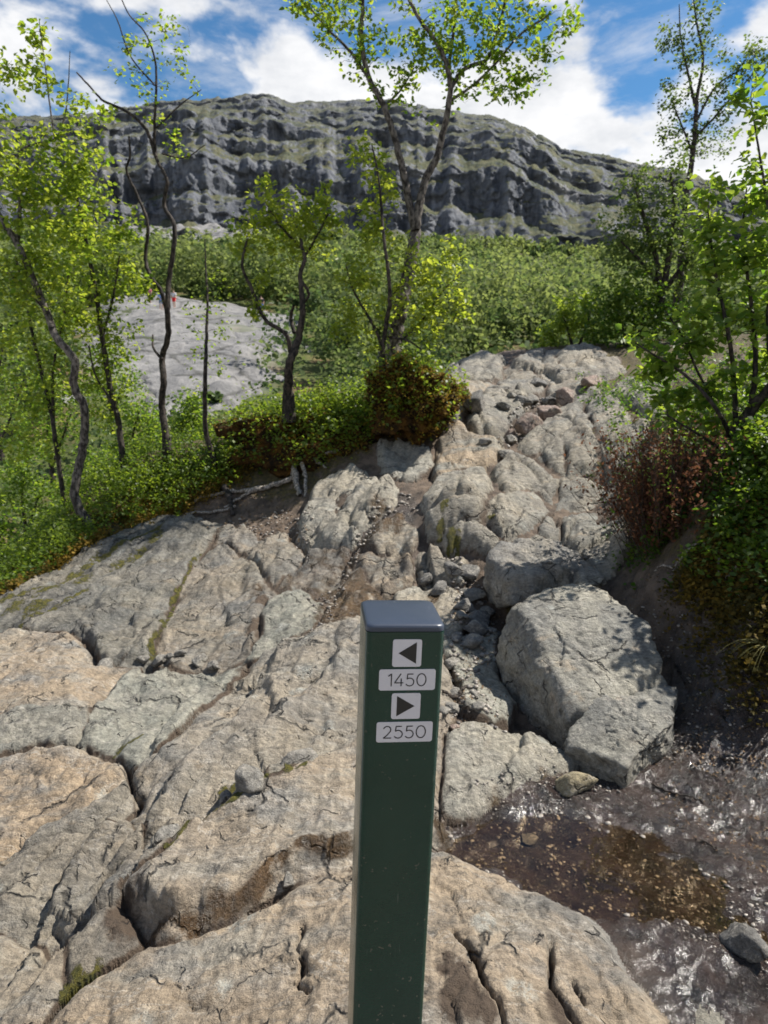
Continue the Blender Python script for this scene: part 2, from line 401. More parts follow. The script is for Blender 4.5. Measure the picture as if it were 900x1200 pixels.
slab([(-60,1260),(-60,1100),(0,1097),(40,1102),(73,1116),(78,1135),(60,1165),(25,1200),(-20,1260)],.07,.10,.5)
slab([(150,1012),(176,1002),(188,1012),(160,1040),(143,1075),(148,1095),(110,1130),(84,1133),(86,1112),(107,1080),(132,1045)],.06,.08,.3)
slab([(525,848),(430,868),(350,912),(300,940),(250,960),(246,976),(203,1012),(155,1050),(146,1062),(200,1066),(240,1056),(283,1035),(296,1028),(350,1008),(420,988),(525,968)],.10,.13,.6,0,0,.3)
slab([(300,908),(350,880),(378,883),(345,897),(322,914)],.06,.04,.2,.3)
slab([(525,992),(415,1014),(350,1044),(280,1069),(215,1098),(185,1112),(165,1111),(120,1142),(90,1169),(70,1210),(40,1330),(780,1330),(830,1225),(748,1138),(722,1092),(690,1066),(640,1046),(600,1030),(560,1006)],.14,.14,.75,0,0,.35)
slab([(808,1174),(860,1177),(920,1192),(960,1300),(840,1300)],.10,.08,.2,.6)
slab([(515,866),(560,853),(620,863),(672,881),(668,894),(620,904),(592,924),(562,944),(515,958)],.06,.06,.3,.5)
slab([(520,762),(560,746),(578,743),(575,790),(590,815),(570,838),(546,835),(541,790)],.08,.05,0,.8)
slab([(467,692),(520,684),(535,700),(541,735),(525,748),(500,748),(470,722)],.10,.06,.6,.4)
slab([(378,722),(395,692),(418,670),(440,690),(432,728),(400,726)],.10,.07,.3,0,.9,.6)
slab([(412,642),(440,642),(468,648),(465,680),(446,690),(426,664),(408,656)],.12,.08,.7,0,.35)
slab([(360,634),(368,590),(380,560),(392,552),(420,553),(455,570),(452,590),(425,618),(407,638),(372,638)],.22,.12,.3,.4,0,.5)
slab([(413,638),(432,606),(455,598),(476,618),(470,636),(440,641)],.08,.06,.8,.3,.3)
slab([(452,522),(478,513),(492,525),(490,545),(474,556),(458,548)],.14,.07,.1,.5)
# rocks of the path
slab([(617,513),(650,483),(687,461),(715,457),(753,483),(756,520),(745,548),(715,552),(690,543),(660,548),(641,543),(625,520)],.30,0.19,0.20,0.09,0,.5)
slab([(582,556),(580,537),(600,528),(625,528),(645,552),(690,550),(706,565),(684,586),(650,592),(636,566),(620,568),(592,574)],.26,0.13,0.20,0.09,0,.5)
slab([(710,452),(740,438),(767,445),(774,475),(756,482),(738,464)],.28,0.12,0.10,0.14)
slab([(545,478),(560,462),(590,456),(606,463),(605,482),(585,496),(560,496)],.26,0.14,0.20,0.07)
slab([(576,455),(600,441),(625,446),(628,456),(606,461)],.22,0.11,0.20,0.07)
slab([(516,538),(524,506),(545,498),(580,512),(582,530),(560,540),(535,546),(516,553)],.26,0.12,1.00,0.07)
slab([(500,576),(520,560),(560,541),(578,551),(580,575),(570,590),(540,583),(515,590)],.22,0.09,0.20,0.14,0,.7)
slab([(503,602),(518,587),(545,586),(575,594),(570,612),(530,616),(508,620)],.20,0.08,0.20,0.14,0,.7)
slab([(513,627),(545,618),(587,630),(582,641),(545,642),(520,652)],.16,0.07,0.20,0.17,0,.6)
slab([(488,642),(513,631),(545,652),(540,682),(500,682)],.18,0.09,0.20,0.00,.3,.8)
slab([(581,578),(600,569),(625,570),(642,590),(622,610),(596,626),(577,615),(575,595)],.24,0.11,0.20,0.10,0,.4)
slab([(657,612),(664,596),(700,590),(721,598),(724,615),(692,630),(660,636)],.22,0.09,0.20,0.14)
slab([(614,626),(630,613),(646,626),(640,637),(622,638)],.12,0.05,0.20,0.17)
slab([(629,604),(655,597),(657,613),(648,624),(634,612)],.12,0.05,0.20,0.17)
slab([(690,645),(724,618),(735,640),(716,668),(700,662)],.14,0.08,0.20,0.10)
slab([(704,580),(716,556),(735,560),(735,592),(722,594)],.16,0.08,0.20,0.10)
slab([(533,424),(560,416),(592,419),(590,431),(560,440),(540,437)],.30,0.19,0.10,0.07)
slab([(588,428),(606,418),(640,409),(690,404),(714,410),(724,432),(690,442),(655,448),(625,442),(600,438)],.40,0.26,0.20,0.00)
slab([(535,452),(550,441),(572,446),(556,460),(548,474),(532,484)],.26,0.15,0.60,0.07)
slab([(640,450),(690,445),(706,452),(680,458),(655,464)],.2,0.11,0.40,0.03)
slab([(-112,775),(-95,880),(-105,1000),(-66,1105),(-66,1260),(-60,1330),(-520,1330),(-430,1000),(-300,850),(-180,790)],.10,.12,.3,0,0,.3)
SLW = [hit([p[0] for p in s[0]], [p[1] for p in s[0]]) for s in SL]

# ------------------------------------------------------------------ height field of the near ground
NY, NX = 690, 660
YS = np.geomspace(.75+.6, 15.2+.6, NY)-.6
SS = np.linspace(-.80, .78, NX)
Yg = np.repeat(YS[:, None], NX, 1); Xg = SS[None]*(Yg+.8)
Zb = z0(Xg, Yg)
pw = .010*(Yg+.6)
WX = Xg + pw*1.0*fbm(Xg*2.2/np.sqrt(Yg)*1.6, Yg*2.2/np.sqrt(Yg)*1.6, .3, 5, .6)
WY = Yg + pw*1.6*fbm(Xg*2.2/np.sqrt(Yg)*1.6+31, Yg*2.2/np.sqrt(Yg)*1.6, .7, 5, .6)
def seg_dist(X, Y, p):
    """distance to a polyline"""
    best = np.full(X.shape, 1e9)
    for a, b in zip(p[:-1], p[1:]):
        d = b-a; L = d@d+1e-12
        t = np.clip(((X-a[0])*d[0]+(Y-a[1])*d[1])/L, 0, 1)
        best = np.minimum(best, np.hypot(X-a[0]-t*d[0], Y-a[1]-t*d[1]))
    return best
def inside(X, Y, p):
    c = np.zeros(X.shape, bool); n = len(p)
    for i in range(n):
        (x1, y1), (x2, y2) = p[i], p[(i+1) % n]
        c ^= ((y1 > Y) != (y2 > Y)) & (X < (x2-x1)*(Y-y1)/(y2-y1+1e-12)+x1)
    return c
def sdist(X, Y, p):
    """signed distance, positive inside; only near the polygon"""
    out = np.full(X.shape, -9.)
    m = .5
    b = (X > p[:, 0].min()-m) & (X < p[:, 0].max()+m) & (Y > p[:, 1].min()-m) & (Y < p[:, 1].max()+m)
    if b.any():
        d = seg_dist(X[b], Y[b], np.r_[p, p[:1]]); out[b] = np.where(inside(X[b], Y[b], p), d, -d)
    return out
bestS = np.full(Xg.shape, -9.); secS = np.full(Xg.shape, -9.); lab = np.full(Xg.shape, -1)
for i, p in enumerate(SLW):
    s = sdist(WX, WY, p); c = s > bestS
    secS = np.where(c, bestS, np.maximum(secS, s))
    bestS[c] = s[c]; lab[c] = i
grow = Yg*np.interp(Yg, [0, 4.2, 5.2, 20], [.012, .012, .019, .019])
BED = hit(*np.array([(-150,775),(0,700),(180,611),(262,617),(355,638),(400,690),(430,722),(525,755),(525,1000),(600,1028),(640,1330),(-150,1330)], float).T)
bedm = np.clip(.5+sdist(WX, WY, BED)/.1, 0, 1)
grow = np.maximum(grow, bedm*.06*Yg)
bestS = np.minimum(bestS+grow, (bestS-secS)/2)      # neighbours meet in a crack on their bisector
par = np.array([s[1:] for s in SL]); L = np.maximum(lab, 0)
D_, r_, warm_, pale_, wet_, fac_ = [par[:, k][L] for k in range(6)]
tt = np.clip(bestS/(r_*np.where(bedm > .5, .75, 1.)), 0, 1)
# surface relief of the rock: swells, foliation ridges, fractures, grain
ang = R(70); ca, sa = math.cos(ang), math.sin(ang)
al = Xg*ca+Yg*sa; ac = -Xg*sa+Yg*ca
sc = np.clip(Yg/3., .6, 2.2)
rel = .030*fbm(Xg*1.6, Yg*1.6, .2, 3)*sc + .022*fbm(al*1.5, ac*6.5, .4, 4, .55)*sc
pathr = (L >= 26)*1.
rel = rel*(1-.45*pathr)
rel += (1-pathr)*fac_*(.055*facets(WX*2.1, WY*2.1, 5)*sc + .03*facets(WX*5.3+3, WY*5.3, 9))
_, ce, _, _ = cells(WX*1.5, WY*.75, 5)
rel += pathr*(.085*facets(WX*1.5, WY*.75, 5, 1., .05) + .022*facets(WX*3.4+3, WY*1.5, 9, 1., .08)-.04*np.exp(-(ce/.03)**2))
ph = ac/.42+.9*fbm(al*.9, ac*.9, .3, 3)+.12*fbm(al*6, ac*6, .2, 3); fr = ph-np.floor(ph)
saw = np.where(fr < .86, fr/.86, (1-fr)/.14)
rel += .105*(saw-.5)*np.clip(.35+1.2*fbm(Xg*1.1+7, Yg*1.1, .6, 2), 0, 1)*np.where((L == 9) | (L == 14) | (L == 11) | (L == 10), 1.0, .35)*np.clip(Yg/2.5, .7, 1.6)
rel += (.010-.005*pathr)*fbm(Xg*12, Yg*12, .1, 5, .62)-.006*np.clip(fbm(Xg*17+5, Yg*17, .7, 3)-.25, 0, 1)*3+.006*np.abs(fbm(al*9, ac*28, .6, 3, .55))
Dv = D_*np.where(bedm > .5, .50, .72)*np.clip(.75+.9*fbm(Xg*1.9+3, Yg*1.9, .8, 3), .25, 1.5)
Zr = Zb - Dv*(1-tt)**np.where(bedm > .5, 2.3, np.where(Yg > 4.7, 2.4, 3.2))*1.1 + rel*np.clip(.35+tt, 0, 1)
# cracks and seams inside the slabs
GXX = WX+.012*fbm(Xg*14, Yg*14, .2, 3)+.03*fbm(Xg*4, Yg*4, .9, 2); GYY = WY+.016*fbm(Xg*14+8, Yg*14, .3, 3)+.04*fbm(Xg*4+4, Yg*4, .1, 2)
VARG = np.clip(.8+.9*fbm(Xg*5, Yg*5, .5, 2), .15, 1.6)
def grooves(lines):
    g = np.zeros(Xg.shape)
    for pts, wpx, dep in lines:
        p = hit([q[0] for q in pts], [q[1] for q in pts])
        wd = wpx*mpx(np.hypot(p[:, 1].mean(), 1.2))
        bx_ = (Xg > p[:, 0].min()-.35) & (Xg < p[:, 0].max()+.35) & (Yg > p[:, 1].min()-.35) & (Yg < p[:, 1].max()+.35)
        d = seg_dist(GXX[bx_], GYY[bx_], p); g[bx_] = np.maximum(g[bx_], dep*1.25*np.exp(-(d/(wd*.62))**1.3)*VARG[bx_])
    return g
GR = [([(425,745),(400,765),(360,790),(310,782),(300,797),(275,836),(236,872),(205,905),(182,930)],5,.035),
      ([(420,795),(380,800),(358,803),(335,820),(324,840),(300,862),(262,895)],4,.025),([(376,848),(405,845),(425,838)],4,.03),
      ([(425,852),(390,862),(340,872),(320,882)],3,.02),([(152,884),(157,905),(168,922)],5,.05),
      ([(200,860),(236,850),(262,836),(300,812)],4,.02),([(185,905),(230,890),(262,868)],4,.022),([(160,935),(190,930),(215,900)],4,.03),
      ([(533,1090),(551,1118),(564,1149),(583,1177),(600,1202),(610,1230)],5,.05),([(648,1112),(645,1140),(650,1160),(667,1177),(684,1200)],6,.05),
      ([(679,1150),(690,1168),(696,1180)],4,.03),([(630,1070),(640,1085),(652,1096)],4,.025),([(700,1140),(730,1165),(745,1190)],4,.02),
      ([(560,1030),(580,1060),(630,1068)],3,.015),([(345,1110),(347,1140),(362,1150)],4,.035),([(205,1175),(240,1178)],5,.02),([(345,1080),(350,1125)],3,.02),
      ([(60,1040),(100,990),(135,965)],4,.03),([(0,1050),(40,1020),(80,990)],4,.03),([(100,1060),(130,1010),(160,985)],4,.03),([(45,1090),(65,1085),(72,1100)],6,.04),
      ([(40,870),(70,890),(110,915)],3,.015),([(0,905),(40,900),(60,912)],3,.015),([(10,760),(40,748),(80,752)],3,.012),([(20,815),(60,800),(90,770)],3,.01),
      ([(120,633),(150,665),(160,690)],3,.012),([(185,620),(200,640),(230,640)],3,.03),([(170,640),(195,655),(225,650)],3,.02),([(0,700),(60,690),(90,700),(110,735)],4,.02),
      ([(115,765),(125,775),(150,770),(165,760)],4,.04),([(160,715),(180,700),(200,690)],3,.015),
      ([(265,645),(280,665),(310,660)],3,.012),([(250,690),(275,715),(295,720)],3,.012),([(225,720),(250,745),(290,740)],3,.01),
      ([(370,600),(390,590),(430,600)],3,.03),([(372,620),(395,612),(420,618)],3,.03),([(385,575),(400,585),(395,605)],3,.03),
      ([(685,470),(692,500),(698,525),(704,545)],4,.07),([(655,545),(662,530),(655,510)],4,.05),([(630,520),(640,540),(650,548)],4,.05),([(652,560),(650,590),(655,610)],4,.06),
      ([(620,425),(632,440),(628,448)],4,.06),([(655,415),(665,430),(680,440)],4,.05),([(600,430),(650,426),(700,425)],3,.05),
      ([(590,868),(620,880),(650,885)],3,.015),([(525,905),(550,915)],4,.02),
      ([(130,815),(150,840),(170,850)],3,.008),([(200,790),(215,815),(190,850)],3,.008)]
gr = grooves(GR)
Zr -= gr*(bestS > 0)
# steps in the foliated rock: the side towards the post stands higher
STEPS = [([(425,745),(360,788),(306,794),(275,836),(236,872),(205,905),(182,935)],.045),([(425,800),(358,803),(335,820),(322,842),(290,870),(262,895)],.035),
         ([(330,752),(300,772),(262,790),(230,812),(205,838),(188,862),(160,890),(110,930),(60,960),(15,990),(-40,1020)],.055),([(170,925),(145,946),(95,970),(35,1000),(-40,1040)],.04),
         ([(215,978),(172,992),(150,1012),(128,1045),(95,1090)],.05),([(425,862),(345,898),(300,915),(250,950),(215,980),(190,1008)],.04),
         ([(240,875),(200,905),(160,960)],.03),([(400,700),(380,850),(330,872),(250,930)],.02),([(120,960),(80,1010),(50,1070)],.045),([(425,990),(350,1012),(295,1034),(205,1068),(150,1070)],-.05),
         ([(235,645),(210,690),(190,735),(168,778)],-.03),([(100,740),(122,768),(165,776)],.03),([(0,838),(98,828),(118,815)],-.025)]
for pts, am in STEPS:
    p = hit([q[0] for q in pts], [q[1] for q in pts])
    b_ = (Xg > p[:, 0].min()-.9) & (Xg < p[:, 0].max()+.9) & (Yg > p[:, 1].min()-.9) & (Yg < p[:, 1].max()+.9)
    X_, Y_ = GXX[b_], GYY[b_]; best = np.full(X_.shape, 1e9); sg = np.zeros(X_.shape); te = np.zeros(X_.shape)
    for q0, q1 in zip(p[:-1], p[1:]):
        d_ = q1-q0; t_ = np.clip(((X_-q0[0])*d_[0]+(Y_-q0[1])*d_[1])/(d_@d_+1e-9), 0, 1)
        ex, ey = X_-q0[0]-t_*d_[0], Y_-q0[1]-t_*d_[1]; dd_ = np.hypot(ex, ey); c_ = dd_ < best
        best = np.where(c_, dd_, best); sg = np.where(c_, np.sign(-d_[1]*ex+d_[0]*ey), sg)
    Zr[b_] += am*np.tanh(sg*best/.018)*np.exp(-best/.22)*np.clip(.9+.7*fbm(X_*3, Y_*3, .2, 2), .3, 1.5)
# fill between the slabs: soil, gravel, mud
wpx = lambda pts: hit([q[0] for q in pts], [q[1] for q in pts])
def mask(pts, soft=.12):
    s = sdist(WX, WY, wpx(pts)); return np.clip(.5+s/(2*soft), 0, 1)
def spots(lst):
    out = np.zeros(Xg.shape)
    for u, v, rp in lst:
        c = hit(u, v)[0]; rr = rp*mpx(math.hypot(c[1], 1.2))
        out = np.maximum(out, np.exp(-(((WX-c[0])/rr)**2+((WY-c[1])/(rr*1.8))**2)))
    return out
mud = mask([(520,935),(600,900),(660,885),(720,890),(800,830),(790,740),(740,690),(800,640),(930,650),(980,1200),(820,1260),(720,1090),(600,1020),(520,990)], .10)
holes = spots([(172,1078,20),(60,1105,12),(420,700,14),(455,690,16),(560,780,20),(600,850,30),(590,720,22),(500,660,15),(640,800,14),(15,1000,14),(230,1062,14)])
g = .05+.03*fbm(Xg*1.3, Yg*1.3, .5, 2)+.11*holes
g *= np.clip(Yg/3.2, .7, 2.4)
g = np.where(mud > .5, .02, g)+.25*bedm*(bestS > 0)
Zf = Zb-g+.014*fbm(Xg*6, Yg*6, .9, 5, .6)+.012*np.clip(fbm(Xg*19, Yg*19, .4, 3, .6), -.3, 2)*np.where(Yg < 6, 1, 1.6)
Zf += mud*(.018*facets(WX*7, WY*7, 21)*.5+.008*fbm(Xg*38, Yg*38, .3, 3, .6))
PUD = [(512,968),(555,949),(600,950),(640,945),(680,960),(722,966),(762,986),(792,1010),(822,1028),(862,1042),(884,1080),(915,1100),(930,1160),(870,1142),(822,1112),(780,1090),(742,1086),(695,1070),(655,1052),(612,1032),(562,1010),(515,992)]
ZW = -.118
pudw = wpx(PUD); sp = sdist(WX, WY, pudw)
kk = np.clip((sp+.35)/.35, 0, 1); kk = kk*kk*(3-2*kk)
Zp = ZW+np.where(sp > 0, -.030*np.clip(sp/.16, 0, 1)+.008, .012+.10*np.clip(-sp, 0, .5)) + .013*fbm(Xg*7, Yg*7, 1.3, 4, .6)+.011*np.where(sp > 0, .5, 1)*fbm(Xg*20, Yg*20, .8, 3, .6)+.003*np.where(sp > 0, 0, 1)*facets(Xg*22, Yg*22, 4)
Zf = Zf*(1-kk)+Zp*kk
bk = mask([(725,470),(715,560),(735,640),(790,690),(830,800),(1000,860),(1200,700),(1000,420),(800,430)], .2)
Zf = Zf+bk*(1-kk)*(.06*fbm(Xg*3, Yg*3, .2, 4, .6)+.035*facets(WX*6, WY*6, 17)+.02*fbm(Xg*17, Yg*17, .6, 4, .65))
isrock = (bestS > 0) & (Zr > Zf-.004)
Zr = Zr-(.06*holes*np.clip(1-tt*.8, 0, 1)*(bedm > .5))
isrock = isrock & (Zr > Zf-.004)
Z = np.where(bestS > 0, np.maximum(Zr, Zf), Zf)
# far fringe of the near ground sinks under the valley side
def near_z(x, y):
    x = np.asarray(x, float); y = np.asarray(y, float)
    i = np.clip(np.interp(np.log(np.clip(y, .8, 15)+.6), np.log(YS+.6), np.arange(NY)), 0, NY-1.001)
    j = np.clip(np.interp(x/(y+.8), SS, np.arange(NX)), 0, NX-1.001)
    a = i.astype(int); b = j.astype(int); fa = i-a; fb = j-b
    return Z[a, b]*(1-fa)*(1-fb)+Z[a+1, b]*fa*(1-fb)+Z[a, b+1]*(1-fa)*fb+Z[a+1, b+1]*fa*fb
# stains with a shape of their own
wet = np.where(bestS > 0, wet_, 0)*1.0
def lines_mask(lst):
    out = np.zeros(Xg.shape)
    for pts, wp in lst:
        p = hit([q[0] for q in pts], [q[1] for q in pts]); wd = wp*mpx(np.hypot(p[:, 1].mean(), 1.2))
        b_ = (Xg > p[:, 0].min()-.5) & (Xg < p[:, 0].max()+.5) & (Yg > p[:, 1].min()-.5) & (Yg < p[:, 1].max()+.5)
        d = seg_dist(GXX[b_], GYY[b_], p); out[b_] = np.maximum(out[b_], np.exp(-(d/wd)**2))
    return out
wet = np.maximum(wet, .9*lines_mask([([(425,990),(385,1000),(350,1008),(320,1020),(296,1032),(270,1047),(240,1060),(205,1072),(170,1085)],8),([(372,735),(385,700),(402,680),(408,655),(440,610),(470,590)],12)]))
wet = np.maximum(wet, spots([(455,600,16),(440,590,12),(430,620,10),(400,690,16),(300,690,10),(505,700,10),(520,965,12),(590,945,14),(640,915,12)])*.95)
dirt = spots([(520,1130,14),(530,1170,20),(555,1185,18),(540,1150,14),(575,1195,14),(150,1078,20),(65,1108,14),(300,730,10),(310,700,8),(660,1185,14)])
dirt = np.maximum(dirt, np.clip(gr/.05, 0, 1)*.7)
dirt = np.maximum(dirt, np.exp(-np.clip(bestS, 0, 1)/(.006*Yg))*np.clip(.75+.8*fbm(Xg*2.5, Yg*2.5, .3, 3), 0, 1))
moss = spots([(165,645,14),(185,630,12),(140,655,10),(60,690,18),(95,675,14),(20,715,16),(45,712,14),(180,770,6),(188,730,5),(205,690,5),(270,930,6),(258,935,6),(335,913,7),(140,872,6),(225,970,7),(215,985,8),(85,1150,9),(95,1145,9),(120,1128,6),(150,1010,5),
              (692,500,4),(698,535,5),(515,620,7),(530,635,8),(540,640,6),(520,600,6),(375,555,10),(365,560,10),(580,605,5),(690,545,5),(600,690,12),(585,680,10),(745,495,5)])
moss = np.maximum(moss, .95*lines_mask([([(240,962),(260,948),(274,942),(308,925),(330,915)],5),([(340,913),(352,906),(372,892)],4),([(240,642),(222,662),(208,690),(196,720),(185,745),(172,772)],3.2),([(78,1165),(95,1148),(112,1136),(128,1122)],4),([(200,1010),(215,988),(228,970)],4),([(132,878),(150,868),(165,858)],4),([(-20,722),(30,700),(70,680),(120,648),(150,634),(190,618)],9),([(20,735),(60,712),(100,690)],5)]))
bank = mask([(-100,760),(0,705),(120,632),(180,608),(300,590),(350,590),(362,560),(450,515),(500,510),(535,470),(545,410),(300,400),(-100,440)], .25)
bankr = mask([(725,470),(715,560),(735,640),(800,660),(850,740),(1000,800),(1200,700),(1000,420),(800,430)], .2)
moss_soil = np.maximum(np.maximum(bank, bankr), np.maximum(moss, np.clip((Yg-8)/2, 0, 1)*(np.abs(Xg-1.4) > 1.6)))
soilpath = mask([(180,612),(250,560),(330,560),(372,600),(360,640),(300,630)], .25)
moss_soil = moss_soil*(1-.85*soilpath)
grav = np.maximum(spots([(375,690,22),(380,670,16),(400,640,12),(430,610,20),(470,590,20),(460,560,20),(600,500,20),(550,740,30),(540,700,25),(620,990,50),(700,1010,50),(800,1060,50),(860,1100,40)]), .1)
wsoil = np.maximum(np.maximum(mud*np.clip(1.15-np.clip((Yg-2.9)/.9, 0, 1), .25, 1), kk), np.maximum(wet, spots([(460,600,25),(440,640,20),(400,690,26),(380,720,16)])))
aged_ = np.zeros(len(SL)); aged_[[0, 1, 2, 4, 6, 7, 10, 11, 12, 13, 5, 9]] = [.85, .6, .5, .35, .3, .25, .5, .4, .25, .5, .15, .15]; aged_[26:] = .12; aged_[[3, 22]] = .5
aged = np.where(bestS > 0, aged_[L], 0)
warm = np.where(bestS > 0, warm_, 0)
pale = np.where(bestS > 0, pale_, 0)

ground_parts = []
idx = np.arange(NY*NX).reshape(NY, NX)
quads = np.stack([idx[:-1, :-1], idx[:-1, 1:], idx[1:, 1:], idx[1:, :-1]], -1).reshape(-1, 4)
rk = isrock.ravel()
ql = np.where(rk[quads].sum(1) >= 2, np.take(lab.ravel(), quads[:, 0]), -1)
VV = np.stack([Xg, Yg, Z], -1).reshape(-1, 3)
AT = {'wet': wet, 'moss': moss, 'warm': warm, 'pale': pale, 'dirt': dirt, 'aged': aged}
ATS = {'wet': wsoil, 'moss': moss_soil, 'grav': grav}
def submesh(name, sel, mat, at, origin=None):
    q = quads[sel]; u, inv = np.unique(q, return_inverse=True)
    return make_mesh(name, VV[u], inv.reshape(-1, 4), mat, True, {k: v.ravel()[u] for k, v in at.items()})
ground = obj('ground', submesh('ground', ql < 0, M_SOIL, ATS), kind='structure')
ground['label'] = 'muddy and gravelly soil between the rock slabs of the trail'
for i in range(len(SL)):
    sel = ql == i
    if sel.sum() > 20: obj('rock_slab', submesh('rock_slab', sel, M_ROCK if i < 26 else M_ROCK2, AT), ground)

# ------------------------------------------------------------------ puddle
def water():
    m, t = material('puddle_water')
    co = t.n('ShaderNodeTexCoord').outputs['Object']
    n = t.noise(co, 26, 3, .5)
    nb = t.n('ShaderNodeBump', {'Height': n, 'Strength': .12, 'Distance': .01}).outputs[0]
    g_ = t.n('ShaderNodeBsdfGlossy', {'Color': (1, 1, 1, 1), 'Roughness': .03, 'Normal': nb})
    tr = t.n('ShaderNodeBsdfTransparent', {'Color': (.80, .71, .58, 1)})
    fr = t.n('ShaderNodeFresnel', {'IOR': 1.33, 'Normal': nb})
    mx = t.n('ShaderNodeMixShader', {0: fr.outputs[0], 1: tr.outputs[0], 2: g_.outputs[0]})
    t.n('ShaderNodeOutputMaterial', {'Surface': mx.outputs[0]}); return m
bm = bmesh.new()
cc = pudw.mean(0)
vs = [bm.verts.new((cc[0]+(p[0]-cc[0])*1.10, cc[1]+(p[1]-cc[1])*1.10, ZW)) for p in pudw]
fc = bm.faces.new(vs)
if fc.normal.z < 0: fc.normal_flip()
bm.normal_update()
if bm.faces[:][0].normal.z < 0: bmesh.ops.reverse_faces(bm, faces=bm.faces[:])
me = bpy.data.meshes.new('puddle'); bm.to_mesh(me); bm.free(); me.materials.append(water())
obj('puddle', me, kind='structure')

# ------------------------------------------------------------------ far ground: valley side, far slab
YF = np.geomspace(14.0, 430, 230); SF = np.linspace(-1.05, 1.05, 300)
Yf2 = np.repeat(YF[:, None], 300, 1); Xf2 = SF[None]*(Yf2+2)
def far_z(x, y):
    x = np.asarray(x, float); y = np.asarray(y, float)
    q = np.clip((y-20)/40, 0, 1)
    return z0(x, y)-.35*np.clip((18-y)/4, 0, 1)+q*(.014*y)*fbm(x/26, y/26, .3, 4)
Zf2 = far_z(Xf2, Yf2)
FYS = _ys[_ys > 28]
farpoly = hit([150,200,262,335,362,345,332,325,312,250,190,150,110,95,120], [358,354,356,364,374,392,402,420,456,474,476,470,450,410,372], FYS)
rockf = np.clip(.5+sdist(Xf2, Yf2, farpoly)*.5, 0, 1)
def hill_material():
    m, t = material('hillside')
    co = t.n('ShaderNodeTexCoord').outputs['Object']
    n = t.noise(co, .09, 9, .65); n2 = t.noise(co, 1.1, 8, .7)
    c = t.mix(t.ramp(n2, .35, .65), (.035, .055, .016), (.10, .115, .032))
    c = t.mix(t.ramp(t.noise(co, .3, 6), .5, .7), c, (.15, .10, .05))
    rk_ = t.mix(t.ramp(t.noise(co, .7, 9, .7), .3, .7), (.19, .185, .18), (.36, .35, .33))
    c = t.mix(t.math('MAXIMUM', t.attr('rock'), t.ramp(n, .63, .68)), c, rk_)
    finish(t, c, .9, n2, .6, .3, .2); return m
M_HILL = hill_material()
def farslab_material():
    m, t = material('far_granite')
    co = t.n('ShaderNodeTexCoord').outputs['Object']
    n = t.noise(co, .5, 10, .68, .3)
    c = t.mix(t.ramp(n, .36, .64), (.15, .147, .145), (.26, .25, .24))
    st = t.n('ShaderNodeMapping', {'Vector': co, 'Scale': (.12, 1, 1)}).outputs[0]
    c = t.mix(t.ramp(t.noise(st, .9, 7, .65), .56, .66, 0, .7), c, (.11, .11, .118))
    crk = t.n('ShaderNodeTexVoronoi', {'Vector': t.n('ShaderNodeMapping', {'Vector': co, 'Scale': (.10, .16, .3)}).outputs[0], 'Scale': 1.}, feature='DISTANCE_TO_EDGE').outputs[0]
    c = t.mix(t.ramp(t.math('ADD', crk, t.math('MULTIPLY', n, .10)), .045, .085, .8, 0), c, (.07, .068, .06))
    c = t.mix(t.ramp(t.noise(co, .22, 8, .7), .60, .66), c, (.07, .085, .03))
    finish(t, c, .8, t.noise(co, 1.6, 10, .7), .8, .4, .3); return m
M_FSLAB = farslab_material()
idf = np.arange(Yf2.size).reshape(Yf2.shape)
qf = np.stack([idf[:-1, :-1], idf[:-1, 1:], idf[1:, 1:], idf[1:, :-1]], -1).reshape(-1, 4)
VF = np.stack([Xf2, Yf2, Zf2], -1).reshape(-1, 3)
hill = obj('valley_hillside', make_mesh('valley_hillside', VF, qf, M_HILL, True, {'rock': rockf.ravel()*.5}), kind='structure')
def far_slab(farpoly, ks=1.):
    ny, nx = (190, 200) if ks == 1 else (110, 150)
    y = np.repeat(np.geomspace(farpoly[:, 1].min()-2, farpoly[:, 1].max()+2, ny)[:, None], nx, 1)
    a = (farpoly[:, 0]/farpoly[:, 1]); x = np.linspace(a.min()-.03, a.max()+.03, nx)[None]*y
    s = sdist(x+3*ks*fbm(x/6/ks, y/6/ks, .1, 5, .6), y+6*ks*fbm(x/6/ks+9, y/6/ks, .2, 5, .6), farpoly)
    z = far_z(x, y)+ks*np.clip(s*.3, -1.5, .3)+(ks-1)*.9+.45*fbm(x/9, y/6, .8, 4)+.35*facets(x/7, y/7, 3)+.1*fbm(x/1.5, y/1.5, .3, 3)
    i = np.arange(ny*nx).reshape(ny, nx); F = np.stack([i[:-1, :-1], i[:-1, 1:], i[1:, 1:], i[1:, :-1]], -1).reshape(-1, 4)
    F = F[(s.ravel()[F] > -2.5).all(1)]; u_, inv_ = np.unique(F, return_inverse=True)
    obj('granite_slab', make_mesh('granite_slab', np.stack([x, y, z], -1).reshape(-1, 3)[u_], inv_.reshape(-1, 4), M_FSLAB), hill)
    return lambda px, py: float(far_z(np.array([px]), np.array([py]))[0]+.3)
slab_z = far_slab(farpoly)
farpoly2 = hit([120,165,205,280,305,292,225,160,110], [268,258,251,250,266,288,297,290,284], _ys[_ys > 170])
far_slab(farpoly2, 3.)

